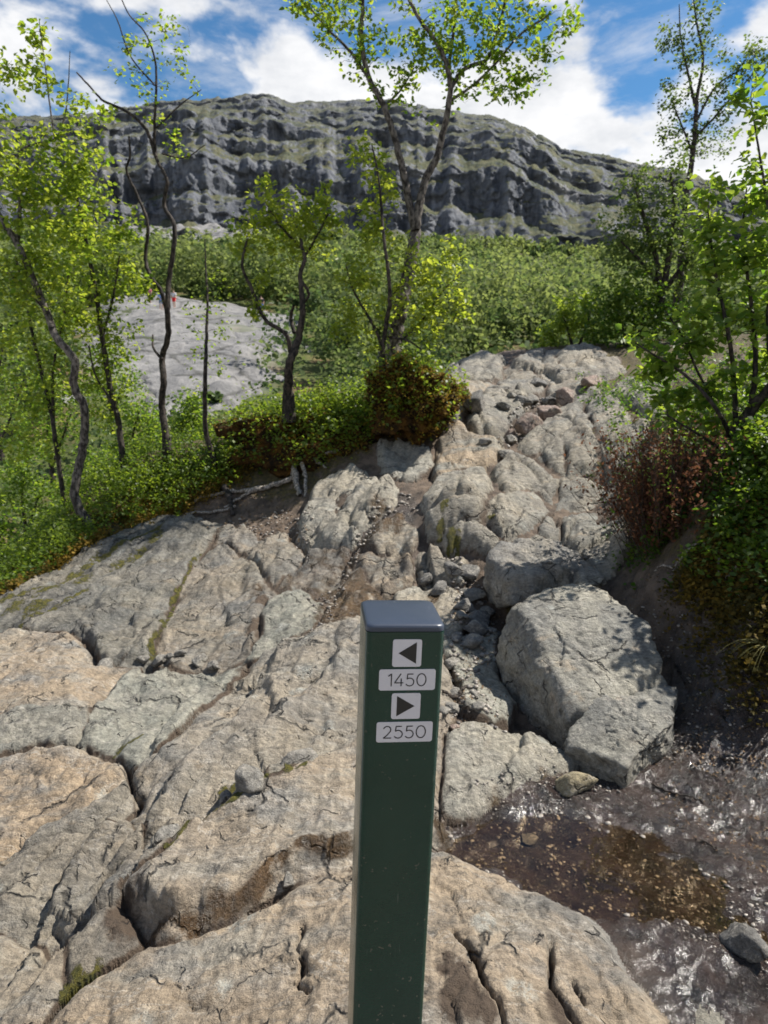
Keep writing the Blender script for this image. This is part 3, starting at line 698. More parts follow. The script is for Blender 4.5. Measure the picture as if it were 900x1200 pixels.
def behind():
    y = np.linspace(.95, -32, 90)[:, None]+np.zeros((1, 90)); x = np.linspace(-30, 30, 90)[None]**3/900+np.zeros((90, 1))
    z = z0(np.clip(x, -2, 2), np.full(x.shape, .95))-.05+np.clip(-y, 0, None)*.16-np.clip(np.abs(x)-3, 0, None)*.1+.25*fbm(x/3, y/3, .3, 4)*np.clip(.8-y, 0, 1)
    i = np.arange(8100).reshape(90, 90); F = np.stack([i[:-1, :-1], i[1:, :-1], i[1:, 1:], i[:-1, 1:]], -1).reshape(-1, 4)
    o = np.zeros(8100); obj('trail_ground', make_mesh('trail_ground', np.stack([x, y, z], -1).reshape(-1, 3), F, M_ROCK, True, {k: o for k in ('wet', 'moss', 'warm', 'pale', 'dirt', 'aged')}), kind='structure')
behind()

# ------------------------------------------------------------------ mountain
def mountain():
    SKY = [(-600,235),(-300,190),(-100,150),(0,138),(120,134),(160,124),(200,117),(260,116),(300,112),(318,110),(335,117),(400,117),(450,118),(490,122),(530,132),(570,136),(600,147),(640,165),(655,176),(700,180),(740,189),(800,203),(850,218),(900,238),(1000,262),(1200,285),(1600,300)]
    NR = 280
    a = np.concatenate([np.linspace(-1.15, -.66, 50), np.linspace(-.65, .65, 800), np.linspace(.66, 1.25, 50)]); NC = len(a)
    uu = 450+a*800*(CT+.45*ST)
    vs = np.interp(uu, [k[0] for k in SKY], [k[1] for k in SKY])
    vs = vs+3.0*fbm(uu/55, uu*0+.5, .2, 4)+1.6*facets(uu/22, uu*0+.3, 4)
    _, b = ray(uu, vs)
    yb = 350+20*fbm(a*4, a*0+.3); yt = 640+40*fbm(a*3, a*0+.7)-90*np.clip(a, 0, 1)
    zt = CAM_H+b*yt; zb = z0(a*yb, yb)-6
    t = np.linspace(0, 1, NR)[:, None]
    zz = t+.085*fbm(a[None]*4, t*2, .2, 4)+.022*fbm(a[None]*22, t*5, .9, 3)
    def band(c, wd, soft=.012):
        return np.clip((wd/2-np.abs(zz-c))/soft+.5, 0, 1)
    cut = .80+1.25*fbm(a[None]*7, t*8, .4, 4, .6)
    s_ = np.maximum.reduce([band(.07, .03), band(.185, .08), band(.325, .13), band(.50, .05), band(.61, .07), band(.74, .03), band(.84, .035), band(.93, .02)])*np.clip(cut, 0, 1)
    dzs = (zt-zb)[None]/NR
    slope = np.radians(25+57*s_)
    dy = dzs/np.tan(slope); cy = np.cumsum(dy, 0)
    y = yb[None]+cy/cy[-1:]*(yt-yb)[None]
    z = zb[None]+t*(zt-zb)[None]
    x = a[None]*y
    k = .18+.82*s_
    wxx = x+3*fbm(x/22, z/22, .3, 3); wzz = z+2.5*fbm(x/25+5, z/25, .7, 3)
    disp = 6*fbm(x/85, z/30, .2, 4, .55)+3.2*facets(wxx/26, wzz/7, 2, 1., .05)+2.2*facets(wxx/7, wzz/8, 8, 1., .06)+1.1*facets(wxx/3, wzz/5, 13, 1., .08)+1.5*fbm(x/9, z/8, .5, 4, .6)+.7*fbm(x/2.2, z/3, .6, 2)
    fade = np.clip((1-t)/.05, 0, 1)
    y2 = y-disp*k*fade
    z2 = z+(1-s_)*(2.0*fbm(x/14, y/14, .4, 5, .55)+1.3*facets(x/12, y/14, 6)+.7*facets(x/5, y/6, 3))*np.clip((1-t)/.02, .35, 1)
    V = np.stack([x, y2, z2], -1)
    # the back of the mountain: falls away behind the skyline
    back = []
    for q in (1, 2, 3):
        back.append(np.stack([a*(yt+q*180), yt+q*180, zt-q*q*12], -1))
    V = np.concatenate([V, np.array(back)]); nr = NR+3
    i = np.arange(nr*NC).reshape(nr, NC)
    F = np.stack([i[:-1, :-1], i[:-1, 1:], i[1:, 1:], i[1:, :-1]], -1).reshape(-1, 4)
    m, tt_ = material('mountain_rock')
    co = tt_.n('ShaderNodeTexCoord').outputs['Object']
    geo = tt_.n('ShaderNodeNewGeometry')
    nz = tt_.n('ShaderNodeSeparateXYZ', {0: geo.outputs['Normal']}).outputs[2]
    st = tt_.n('ShaderNodeMapping', {'Vector': co, 'Scale': (1, 1, .22)}).outputs[0]
    c = tt_.mix(tt_.ramp(tt_.noise(st, .16, 9, .68), .34, .66), (.055, .062, .078), (.19, .197, .212))
    c = tt_.mix(tt_.ramp(tt_.noise(co, .02, 6), .55, .7, 0, .5), c, (.36, .35, .335))
    veg = tt_.mix(tt_.ramp(tt_.noise(co, .12, 8, .7), .4, .62), (.045, .058, .02), (.12, .115, .05))
    f = tt_.ramp(tt_.math('ADD', nz, tt_.ramp(tt_.noise(co, .06, 9, .7), .3, .7, -.28, .28)), .58, .82)
    hz = tt_.n('ShaderNodeSeparateXYZ', {0: co}).outputs[2]
    f = tt_.math('MULTIPLY', f, tt_.ramp(hz, 140, 260, .85, .5))
    c = tt_.mix(f, c, veg)
    finish(tt_, c, .9, tt_.noise(co, .4, 10, .72), .9, 2.2, .2)
    obj('mountain', make_mesh('mountain', V.reshape(-1, 3), F, m), kind='structure')
mountain()

# ------------------------------------------------------------------ foliage
def leaves(acc, Pt, size, droop=.25, tone=None, width=.36, six=True, flat=.5, nrm=None):
    n = len(Pt)
    th = rng.uniform(0, 2*np.pi, n)
    d = np.stack([np.cos(th), np.sin(th), -droop+.55*rng.normal(size=n)], -1); d /= np.linalg.norm(d, axis=1)[:, None]
    nn = rng.normal(size=(n, 3)); nn[:, 2] = np.abs(nn[:, 2])+flat
    if nrm is not None: nn = nrm*2.2+.6*rng.normal(size=(n, 3))
    nn -= d*(nn*d).sum(1)[:, None]; nn /= np.linalg.norm(nn, axis=1)[:, None]
    sdv = np.cross(d, nn); s = (np.broadcast_to(size, (n,))*rng.uniform(.7, 1.3, n))[:, None]
    if tone is None: tone = np.clip(rng.normal(.5, .28, n), 0, 1)
    if six:
        V = np.stack([Pt, Pt+s*(.30*d+width*sdv+.10*nn), Pt+s*(.68*d+width*.72*sdv+.09*nn), Pt+s*d*1.05-s*.04*nn,
                      Pt+s*(.68*d-width*.72*sdv+.09*nn), Pt+s*(.30*d-width*sdv+.10*nn)], 1)
        b = np.arange(n)[:, None]*6
        F = np.concatenate([b+np.array([[0, 1, 2, 3]]), b+np.array([[0, 3, 4, 5]])])
        acc.add(V.reshape(-1, 3), F, np.repeat(tone, 6))
    else:
        V = np.stack([Pt, Pt+s*(.45*d+width*sdv+.08*nn), Pt+s*d, Pt+s*(.45*d-width*sdv+.08*nn)], 1)
        b = np.arange(n)[:, None]*4
        acc.add(V.reshape(-1, 3), b+np.array([[0, 1, 2, 3]]), np.repeat(tone, 4))
def ball(n):
    p = rng.normal(size=(n, 3)); p /= np.linalg.norm(p, axis=1)[:, None]
    return p*(rng.uniform(0, 1, n)**(1/2.2))[:, None]

def tree(name, label, cat, y, stems, blobs, leaf=.045, per=11, spread=.10, group=None, bark=None, lmat=None, dens=1.0, bare=0., tone=.5, tw=.004, dj=1.0):
    """stems: photograph polylines (u, v[, distance offset]) with base and tip width in pixels; blobs: where the crown is (u, v, radius px, twigs)"""
    pos = []; rad = []; tr = Acc(); base = None
    for st in stems:
        pts, w0, w1 = st[0], st[1], st[2]
        dy = np.cumsum(np.r_[0, rng.normal(0, .07*dj, len(pts)-1)]) if len(pts) > 1 else np.zeros(1)
        p3 = np.array([P(q[0], q[1], y+(q[2] if len(q) > 2 else 0)+dy[i]) for i, q in enumerate(pts)])
        n = max(8, int(6*len(pts))); c = spline(p3, n)
        rr = np.linspace(w0, w1, n)*.42*mpx(y)
        c[1:-1] += rng.normal(0, .12, (n-2, 3))*rr[1:-1, None]
        if base is None:
            base = p3[0].copy()
            c = np.concatenate([[c[0]-np.array([0, 0, .30])], c]); rr = np.r_[rr[0]*1.5, rr]
            rr[1] *= 1.25
        tr.add(*tube(c, rr, 8)); pos += list(c); rad += list(rr)
    pos = np.array(pos); rad = np.array(rad)
    att = []
    for u, v, r_, k in blobs:
        k = max(1, int(k*dens)); c = P(u, v, y); q = ball(k)*r_*mpx(y); q[:, 1] *= 1.0
        att += list(c+q)
    att = np.array(att)
    d0 = np.sqrt(((att[:, None]-pos[None])**2).sum(-1)).min(1); att = att[np.argsort(d0)]
    br = Acc(); LP = []; LT = []
    for a_ in att:
        dv = a_-pos; dist = np.sqrt((dv**2).sum(1))
        cost = dist+.7*np.clip(-dv[:, 2], 0, None)+np.where(rad < tw*.7, .05, 0)
        k = cost.argmin(); L_ = dist[k]
        if L_ < 1e-3: continue
        n = 4 if L_ < .25 else 6
        t = np.linspace(0, 1, n)[:, None]
        c = pos[k]*(1-t)+a_*t
        c = c+np.array([0, 0, .10*L_])*np.sin(np.pi*t)*rng.uniform(-.6, 1.2)+rng.normal(0, .06*L_, (n, 3))*np.sin(np.pi*t)
        r0 = min(rad[k]*.7, tw*(.6+1.4*L_)); rr = np.linspace(r0, .0012, n)
        br.add(*tube(c, rr, 4)); pos = np.concatenate([pos, c[1:]]); rad = np.concatenate([rad, rr[1:]])
        if rng.uniform() > bare:
            m = rng.poisson(per)
            if m:
                f = rng.uniform(.3, 1.05, m)[:, None]
                q = pos[k]*(1-f)+a_*f
                q = np.where(np.linalg.norm(q-a_, axis=1)[:, None] > .30, a_+rng.normal(0, .12, (m, 3)), q)
                LP.append(q+rng.normal(0, spread*.40, (m, 3))); LT.append(np.clip(rng.normal(tone+rng.normal(0, .15), .22, m), 0, 1))
    root = empty(name, tuple(base), label, cat, group)
    obj('trunk', tr.mesh('trunk', bark or M_BARK, True, base), root)
    if br.n: obj('branches', br.mesh('branches', M_TWIG, True, base), root, kind='stuff')
    if LP:
        lv = Acc(); leaves(lv, np.concatenate(LP), leaf, tone=np.concatenate(LT))
        obj('crown', lv.mesh('crown', lmat or M_LEAF, True, base), root, kind='stuff')
    return root

G1 = 'birches on the left bank'
tree('birch_tree', 'birch with pale crooked trunk leaning left above the mossy slab edge', 'tree', 7.0,
     [([(103,612),(88,581),(93,547),(99,507),(97,472),(87,453),(87,419),(69,400),(55,365),(35,318),(21,288),(0,253),(-25,215)],13,7),
      ([(21,288),(23,240),(21,213),(25,176),(45,168),(64,163),(75,140),(80,100),(82,60)],5,.8), ([(64,163),(58,120),(52,70),(46,25)],2.5,.8),([(60,370),(20,330),(-10,300)],4,2)],
     [(20,190,45,26),(60,200,45,26),(100,180,35,16),(40,260,55,36),(95,260,45,28),(10,330,50,30),(60,330,50,30),(45,40,14,5),(10,75,26,9),(50,90,20,7),(100,130,25,8),(-20,140,40,14)], .052, 15, .14, G1, dens=1.4, tone=.6)
tree('birch_tree', 'slender dark birch with two thin stems in the left thicket', 'tree', 7.6,
     [([(76,592),(68,540),(63,501),(51,445),(40,400),(30,350),(18,300)],7,3),([(68,540),(62,480),(64,420),(75,370),(80,320)],5,2)],
     [(30,400,50,28),(80,370,45,24),(20,460,45,24),(60,450,40,20),(30,520,40,20),(70,290,40,18)], .05, 15, .14, G1, M_BARKD, dens=1.4, tone=.6)
tree('birch_tree', 'dark straight birch between the crooked pale trunk and the forked birch', 'tree', 7.9,
     [([(144,541),(139,496),(128,448),(120,395),(109,325),(98,270),(88,220),(80,180)],9,3),([(139,496),(130,470),(112,440),(104,405)],4,2),([(120,395),(132,350),(140,300)],4,2)],
     [(110,300,45,26),(140,330,38,22),(100,370,40,22),(140,400,35,18),(115,440,35,18),(150,270,25,10),(95,230,35,16),(120,480,28,12),(165,330,20,8)], .05, 15, .14, G1, M_BARKD, dens=1.4, tone=.6)
tree('birch_tree', 'tall forked birch with winding dark trunk and thin airy top', 'tree', 8.0,
     [([(195,513),(189,475),(192,443),(190,421),(197,395),(196,365),(199,320),(201,307),(204,264),(192,240),(196,213),(183,184),(181,149),(183,107),(181,67),(171,40),(150,15),(138,-12)],10,1.2),
      ([(183,184),(171,152),(149,131),(120,117),(104,100),(90,85)],5,2),([(196,365),(188,340),(176,323),(171,307),(173,261),(160,227),(148,197),(152,184),(151,160)],6,2.5),
      ([(190,421),(180,408),(179,392)],4,2),([(183,150),(215,120),(236,105)],2.5,1),([(190,180),(215,185),(240,170)],2.5,1),([(181,100),(150,60),(140,30),(125,0)],2.5,1)],
     [(178,55,28,14),(205,45,22,10),(150,80,22,10),(175,100,28,12),(210,70,16,6),(150,40,16,5),(182,140,20,8),(205,165,18,12),(185,8,22,9),(130,130,14,3),(225,90,16,3)], .045, 7, .08, G1, M_BARKD, bare=.2, tone=.45)
tree('birch_sapling', 'thin birch sapling with stubby base in front of the distant pale slab', 'tree', 7.6,
     [([(252,540),(243,515),(240,480),(241,430),(242,390),(243,350),(241,310),(240,280)],8,1.5)],
     [(235,360,25,9),(262,385,25,9),(225,400,25,8),(255,330,18,6),(230,440,22,7),(262,430,20,6)], .04, 6, .10, None, M_BARKD)
tree('birch_tree', 'gnarled low birch with twisted limb growing from the mossy bank', 'tree', 7.5,
     [([(338,462),(340,425),(350,395),(354,375),(354,347),(352,322),(357,304),(352,280)],14,4),([(341,415),(336,393),(311,375),(297,343),(284,311),(290,280)],7,3),
      ([(345,390),(341,372),(344,358)],6,4),([(354,330),(362,345),(356,355)],5,3),([(355,304),(375,270),(385,250)],4,2),([(352,290),(325,260),(310,235)],4,2)],
     [(300,255,32,24),(340,255,36,28),(380,245,30,18),(305,220,14,6),(285,290,18,8),(335,285,30,16),(365,280,28,14),(310,330,15,5),(395,265,16,6),(300,360,15,5)], .052, 15, .10, None, M_BARKD, tone=.85)
tree('birch_tree', 'tall birch whose trunk splits into a wide V above the hummock', 'tree', 7.7,
     [([(462,412),(467,372),(476,329),(485,283),(487,262)],22,15),
      ([(486,270),(480,240),(470,190),(452,130),(432,90),(424,50),(425,0),(420,-60)],11,4),([(487,268),(497,215),(513,180),(520,150),(527,110),(525,80),(512,50),(490,20),(470,-20)],12,3),
      ([(527,105),(545,80),(570,70),(582,40),(592,0),(600,-40)],6,3),([(525,120),(560,95),(580,75),(610,40),(640,20)],4,2),([(440,105),(410,60),(385,35),(360,5)],5,2),([(450,125),(470,105),(485,80)],3,1.5),([(524,90),(530,50),(535,0),(540,-60)],5,2)],
     [(395,25,40,34),(365,10,28,16),(430,55,30,20),(480,55,40,34),(520,40,40,36),(560,35,42,40),(605,35,42,40),(580,85,36,26),(620,85,28,16),(650,35,28,16),(675,32,12,5),(540,85,32,20),(470,90,26,14),(605,115,14,5),(450,-40,70,50),(560,-40,80,60),(370,-40,50,30),(650,-30,50,26),(440,110,20,8),(490,130,16,4)], .05, 10, .10, None, M_BARK, lmat=M_LEAF, tone=.35)
tree('birch_sapling', 'bright leafy birch sapling with several thin stems beside the V shaped trunk', 'tree', 7.3,
     [([(448,415),(452,380),(457,351),(455,320),(450,280),(447,245),(444,212),(436,170)],7,2),([(448,405),(434,375),(422,355),(414,340),(405,310)],5,2),([(455,395),(480,400),(494,410)],4,2),([(457,351),(470,330),(478,300)],3,1.5),([(470,400),(495,375),(520,340),(540,320)],3,1.5)],
     [(432,185,22,14),(445,220,28,18),(440,265,30,20),(435,310,30,20),(410,345,26,16),(480,310,28,16),(505,330,26,16),(500,375,26,16),(430,385,28,16),(525,300,20,9),(470,360,28,14),(540,345,16,6),(400,385,18,8),(545,370,12,4)], .05, 15, .11, None, M_BARKD, tone=.85)
tree('birch_tree', 'tall thin dark birch with upright twin stems at the top of the path', 'tree', 13.0,
     [([(795,345),(800,290),(805,225),(812,180),(815,140),(817,112),(824,70),(816,25),(812,-10)],11,1.2),([(815,125),(805,80),(797,37),(796,5)],4,1),([(815,160),(835,140),(852,120),(875,95),(895,70)],3.5,1),([(817,140),(840,100),(870,80),(890,60)],3,1),([(812,180),(800,150),(788,120)],3,1.5)],
     [(785,45,18,12),(800,60,18,10),(820,20,20,12),(825,60,22,10),(790,100,22,10),(845,100,30,18),(795,140,24,12),(835,150,28,16),(870,75,25,14),(890,60,20,14),(800,175,22,12),(850,170,24,10),(780,160,12,4),(840,120,22,9)], .055, 15, .14, None, M_BARKD, lmat=M_LEAFD, dens=1.3)
tree('bushy_birch', 'dense bushy birch in front of the tall thin birch', 'tree', 12.2,
     [([(775,345),(768,300),(755,255),(745,220)],9,3),([(778,340),(785,290),(790,240),(785,200)],9,3),([(770,330),(745,300),(725,280)],6,2),([(782,335),(810,300),(830,260)],7,2)],
     [(745,225,32,34),(780,220,34,38),(725,265,28,26),(765,265,40,46),(805,260,40,44),(750,300,36,36),(790,300,44,48),(835,300,36,34),(725,300,20,14),(790,195,22,12),(820,330,40,30),(770,335,36,28)], .06, 14, .14, None, M_BARKD, lmat=M_LEAFD, tone=.55)
tree('bush', 'bright yellow green bush at the far end of the rock path', 'bush', 12.6,
     [([(672,412),(668,395),(660,370)],5,2),([(674,412),(685,390),(692,365)],5,2)],
     [(665,365,22,40),(645,388,16,24),(680,380,22,34),(640,405,10,10),(690,350,14,14)], .065, 14, .12, None, M_BARKD, lmat=M_LEAFS, tone=.8)
tree('bush', 'dark green bush between the bright bush and the bushy birch', 'bush', 12.0,
     [([(735,412),(730,385),(720,360)],5,2),([(740,412),(750,385),(760,360)],5,2)],
     [(715,350,28,46),(745,345,30,50),(705,380,24,30),(740,380,34,50),(775,370,30,44),(800,380,28,36),(690,390,14,12)], .06, 14, .13, None, M_BARKD, lmat=M_BERRY, tone=.35)
# leafy bush close on the right bank
tree('rowan_bush', 'big leafy bush with gnarled trunk on the right bank', 'bush', 4.6,
     [([(853,572),(855,540),(863,503),(885,475),(905,450),(935,400)],24,8),([(858,520),(840,480),(815,450),(790,430),(765,415),(745,402)],7,2),([(863,503),(860,450),(855,400),(845,350),(835,300),(830,250)],8,2),
      ([(880,480),(885,420),(880,350),(870,280),(875,220)],8,2),([(850,530),(820,510),(795,495),(780,485)],5,2),([(905,450),(900,380),(905,300),(890,180),(880,120)],6,2),([(835,470),(815,430),(800,395),(780,365)],4,2)],
     [(755,398,20,9),(785,420,22,13),(765,440,16,7),(815,400,26,14),(805,375,18,6),(845,380,30,16),(880,370,30,16),(830,330,28,12),(865,310,34,18),(895,290,25,12),(835,270,30,13),(875,240,34,16),(835,225,26,10),(880,200,22,8),(795,485,22,10),(775,470,14,5),(815,465,22,9),(850,440,32,15),(890,440,28,14),(840,500,26,10),(890,510,26,14),(885,560,24,10),(870,110,16,5),(890,140,16,5),(895,90,10,3),(925,330,50,26),(930,450,45,24),(940,220,50,22)], .056, 10, .10, None, M_BARKD, lmat=M_LEAFS, tone=.5, tw=.005)

# ------------------------------------------------------------------ ground cover on the banks
SPW = wpx([(180,612),(250,560),(330,560),(372,600),(360,640),(300,630)])
def soilpath_at(q): return inside(q[:, 0], q[:, 1], SPW).astype(float)
def gcover(name, regions, n, hmin, hmax, leaf, mat, per=9, six=False, tone=.5, width=.36, droop=0.):
    """low shrubs: sprigs of small leaves rooted on the ground"""
    acc = Acc(); st = []
    for poly, share in regions:
        p = np.array(poly, float); pts = np.zeros((0, 2)); want = int(n*share)
        while len(pts) < want:
            q = rng.uniform(p.min(0), p.max(0), (want*3, 2)); pts = np.concatenate([pts, q[inside(q[:, 0], q[:, 1], p)]])
        st.append(hit(pts[:want, 0], pts[:want, 1]))
    if name == 'b':
        m = 2600; q = np.stack([rng.uniform(-8, -1.2, m), rng.uniform(6.6, 13, m)], -1)
        st.append(q[(sdist(q[:, 0], q[:, 1], SLW[0]) < -.1) & (soilpath_at(q) < .3)])
    if name == 'r':
        m = 2600; q = np.stack([rng.uniform(1.7, 6, m), rng.uniform(1.9, 9, m)], -1); q = q[(q[:, 0] > 1.75+.12*np.clip(q[:, 1]-3, 0, 9)) & (q[:, 0] > 2.35-.2*np.clip(q[:, 1]-2, 0, 2))]
        st.append(q)
    st = np.concatenate(st); st += rng.normal(0, .06, st.shape)
    clump = fbm(st[:, 0]*1.7, st[:, 1]*1.7, .4, 3); st = st[clump > -.35+rng.normal(0, .12, len(st))]
    clump = fbm(st[:, 0]*1.7, st[:, 1]*1.7, .4, 3)
    zz = near_z(st[:, 0], st[:, 1]); hh = (hmin+(hmax-hmin)*np.clip(rng.uniform(.1, .9, len(st))+.5*clump, 0, 1.2))
    k = per; top = np.c_[st, zz]; lean = rng.normal(0, .25, (len(st), 2))
    f = rng.uniform(.15, 1.05, (len(st), k, 1))**.7
    off = np.c_[lean, np.ones(len(st))][:, None]*hh[:, None, None]*f
    Q = top[:, None]+off+rng.normal(0, .025, (len(st), k, 3))
    tn = np.clip(tone+.35*clump[:, None]+rng.normal(0, .2, (len(st), k))+.25*(f[..., 0]-.6), 0, 1)
    leaves(acc, Q.reshape(-1, 3), leaf, droop, tn.ravel(), width, six)
    return acc
def cover_obj(name, label, cat, acc, mat):
    return obj(name, acc.mesh(name, mat), None, label, cat, None, 'stuff')
VL = [(-60,735),(0,700),(60,664),(120,630),(165,606),(215,590),(262,556),(300,535),(350,515),(420,505),(470,498),(455,430),(400,440),(300,470),(262,500),(215,500),(150,520),(80,560),(0,580),(-60,600)]
cover_obj('blueberry_cover', 'green blueberry shrubs carpeting the left bank under the birches', 'shrubs',
     gcover('b', [(VL, .75), ([(-60,720),(0,695),(120,625),(60,600),(0,600),(-60,620)], .25)], 4200, .06, .34, .034, M_BERRY, 10), M_BERRY)
cover_obj('moss_cover', 'rusty brown moss and low heath along the left bank edge', 'moss',
     gcover('m', [([(0,704),(120,632),(180,608),(250,570),(330,520),(420,510),(400,490),(300,520),(200,570),(100,610),(0,670)], 1)], 2300, .02, .10, .03, M_MOSSL, 9, tone=.4), M_MOSSL)
cover_obj('bank_shrub_cover', 'dark green low shrubs covering the shaded right bank', 'shrubs',
     gcover('r', [([(730,560),(725,640),(760,660),(820,660),(905,700),(960,700),(960,540),(900,520),(800,520)], .7), ([(770,440),(760,520),(900,560),(960,500),(900,420)], .3)], 1900, .03, .20, .035, M_BERRY, 9, tone=.25), M_BERRY)

def litter():
    acc = Acc()
    for poly, n in (([(700,700),(790,660),(900,720),(900,900),(800,880),(800,800),(740,720)], 700), ([(180,612),(250,560),(330,560),(372,600),(350,640),(270,620)], 500), ([(530,690),(600,700),(600,860),(530,850)], 250), ([(760,860),(900,860),(900,1040),(780,980)], 260)):
        p = np.array(poly, float); q = rng.uniform(p.min(0), p.max(0), (n*3, 2)); q = q[inside(q[:, 0], q[:, 1], p)][:n]; h = hit(q[:, 0], q[:, 1])
        leaves(acc, np.c_[h, near_z(h[:, 0], h[:, 1])+.006], .006+.003*h[:, 1], .0, None, .3, False, 2.5)
    obj('leaf_litter', acc.mesh('leaf_litter', M_LITTER), None, 'dead brown leaf bits scattered over the bare soil of the trail', 'leaf litter', None, 'stuff')
M_LITTER = leaf_material('dead_leaf', (.05, .028, .014), (.26, .17, .09), .15, .7, .3)
litter()

cover_obj('bank_moss', 'dull brown green moss clinging to the shaded face of the right bank', 'moss',
     gcover('k', [([(790,630),(840,600),(910,600),(920,800),(870,790),(830,720),(800,690)], 1)], 1900, .01, .07, .026, M_MOSSL, 9, tone=.15), M_MOSSL)
for k, (u, v, n, lb) in enumerate([(846,618,5,'bright green sprig sprouting from the right bank'),(882,632,7,'taller yellow green sprig beside the broken pale root'),(872,655,6,'small leafy sprig hanging over the bent root'),(800,650,9,'low bright green shrub tuft under the heather bush')]):
    h_ = hit(u, v+14)[0]; b_ = np.array([h_[0], h_[1], near_z(h_[:1], h_[1:])[0]])
    sp_ = empty('blueberry_sprig', tuple(b_), lb, 'shrub', 'sprigs on the right bank'); st_ = Acc(); lv_ = Acc()
    for j in range(n):
        tp = np.array([rng.normal(0, .05), rng.normal(0, .05)-.03, rng.uniform(.08, .18)]); st_.add(*tube(np.array([[0, 0, -.02], tp*.5+[0, 0, .01], tp]), [.0018, .0014, .0008], 3))
        leaves(lv_, tp*rng.uniform(.3, 1.05, (12, 1))+rng.normal(0, .012, (12, 3)), .026, 0., np.clip(rng.normal(.9, .1, 12), 0, 1), six=False)
    obj('stems', st_.mesh('stems', M_TWIG), sp_, kind='stuff'); obj('leaves', lv_.mesh('leaves', M_BERRY), sp_, kind='stuff')

# hummock of moss and shrubs beside the path
def star_rock(planes_n, dims, seed, sub=4, soft=14., noise=.06, flat=None, cut=(.62, .95)):
    r = np.random.default_rng(seed)
    bm = bmesh.new(); bmesh.ops.create_icosphere(bm, subdivisions=sub, radius=1)
    V = np.array([v.co for v in bm.verts]); F = np.array([[v.index for v in f.verts] for f in bm.faces]); bm.free()
    n = r.normal(size=(planes_n, 3)); n /= np.linalg.norm(n, axis=1)[:, None]; d = r.uniform(cut[0], cut[1], planes_n)
    q = np.clip(V@n.T/d[None], .02, None)
    rad = 1/((q**soft).sum(1)**(1/soft)); rad = np.minimum(rad, 1.25)
    s = r.uniform(0, 50)
    rad = rad*(1+noise*fbm(V[:, 0]*2.2+s, V[:, 1]*2.2, V[:, 2]*2.2, 4, .6)+noise*.35*fbm(V[:, 0]*9+s, V[:, 1]*9, V[:, 2]*9, 3, .6))
    V = V*rad[:, None]*np.asarray(dims)[None]
    return V, F
def moss_material():
    m, t = material('moss_turf')
    co = t.n('ShaderNodeTexCoord').outputs['Object']
    n = t.noise(co, 7, 8, .7)
    c = t.mix(t.ramp(n, .4, .62), (.022, .015, .009), (.13, .066, .016))
    finish(t, c, .95, t.noise(co, 50, 8, .75), 1., .05, .1); return m
M_TURF = moss_material()
def skirt(V):
    k = np.clip(-V[:, 2]/np.abs(V[:, 2]).max(), 0, 1); rr = np.hypot(V[:, 0], V[:, 1])+1e-6
    tgt = np.median(rr[np.abs(V[:, 2]) < .12])*1.08
    f = np.where(V[:, 2] < 0, np.maximum(1, tgt*(1+.25*k)/rr*np.clip(rr/tgt*1.6, 0, 1)), 1)
    V = V.copy(); V[:, :2] *= f[:, None]; return V
hc = P(476, 474, 7.4)
hum = empty('hummock', (hc[0], hc[1], hc[2]-.40), 'rounded hummock of orange moss and blueberry shrubs at the foot of the V shaped birch', 'hummock')
V, F = star_rock(14, (.46, .50, .36), 5, 5, 9, .42); V = skirt(V)
o = obj('turf', make_mesh('turf', V, F, M_TURF), hum); o.location = (0, 0, .35)
def sprigs(V, F, n, hmax, size):
    acc = Acc(); tri = V[F]; nr = np.cross(tri[:, 1]-tri[:, 0], tri[:, 2]-tri[:, 0]); f = rng.choice(np.nonzero(nr[:, 2] > 0)[0], n)
    p = tri[f].mean(1); h = rng.uniform(.3, 1, n)*hmax; d = np.c_[rng.normal(0, .35, (n, 2)), np.ones(n)]
    k = 16; q = p[:, None]+d[:, None]*(h[:, None]*rng.uniform(.2, 1, (n, k)))[..., None]+rng.normal(0, .022, (n, k, 3))
    leaves(acc, q.reshape(-1, 3), size, 0., np.clip(rng.normal(.75, .22, n*k), 0, 1), six=False); return acc
def skin_leaves(V, F, n, size, sp, mat, hi=.0, tone=.5, droop=0., up=-.2):
    acc = Acc(); tri = V[F]; nr = np.cross(tri[:, 1]-tri[:, 0], tri[:, 2]-tri[:, 0]); ar = np.linalg.norm(nr, axis=1); nr = nr/ar[:, None]
    w_ = ar*(nr[:, 2] > up)*np.clip(.35+fbm(tri[:, 0, 0]*3, tri[:, 0, 1]*3, tri[:, 0, 2]*3, 3), 0.02, 1)
    f = rng.choice(len(F), n, p=w_/w_.sum()); b = rng.dirichlet((1, 1, 1), n)
    p = (tri[f]*b[:, :, None]).sum(1)+nr[f]*np.abs(rng.normal(0, sp, n))[:, None]+np.array([0, 0, 1])*np.abs(rng.normal(0, sp, n))[:, None]
    leaves(acc, p, size, droop, np.clip(rng.normal(tone, .25, n), 0, 1), six=False); return acc
obj('blueberry_leaves', skin_leaves(V, F, 1700, .042, .07, M_BERRY, tone=.75).mesh('blueberry_leaves', M_BERRY), hum, kind='stuff').location = (0, 0, .35)
obj('moss', skin_leaves(V, F, 6500, .030, .03, M_MOSSL, tone=.6, up=-.9).mesh('moss', M_MOSSL), hum, kind='stuff').location = (0, 0, .35)
obj('leafy_sprigs', sprigs(V, F, 85, .36, .042).mesh('leafy_sprigs', M_BERRY), hum, kind='stuff').location = (0, 0, .35)
hc2 = P(372, 486, 7.85)
hum2 = empty('hummock', (hc2[0], hc2[1], hc2[2]-.66), 'long shrubby mound of blueberry and moss around the gnarled birch', 'hummock')
V, F = star_rock(14, (.80, .50, .48), 9, 5, 9, .34); V = skirt(V)
o = obj('turf', make_mesh('turf', V, F, M_TURF), hum2); o.location = (0, 0, .38)
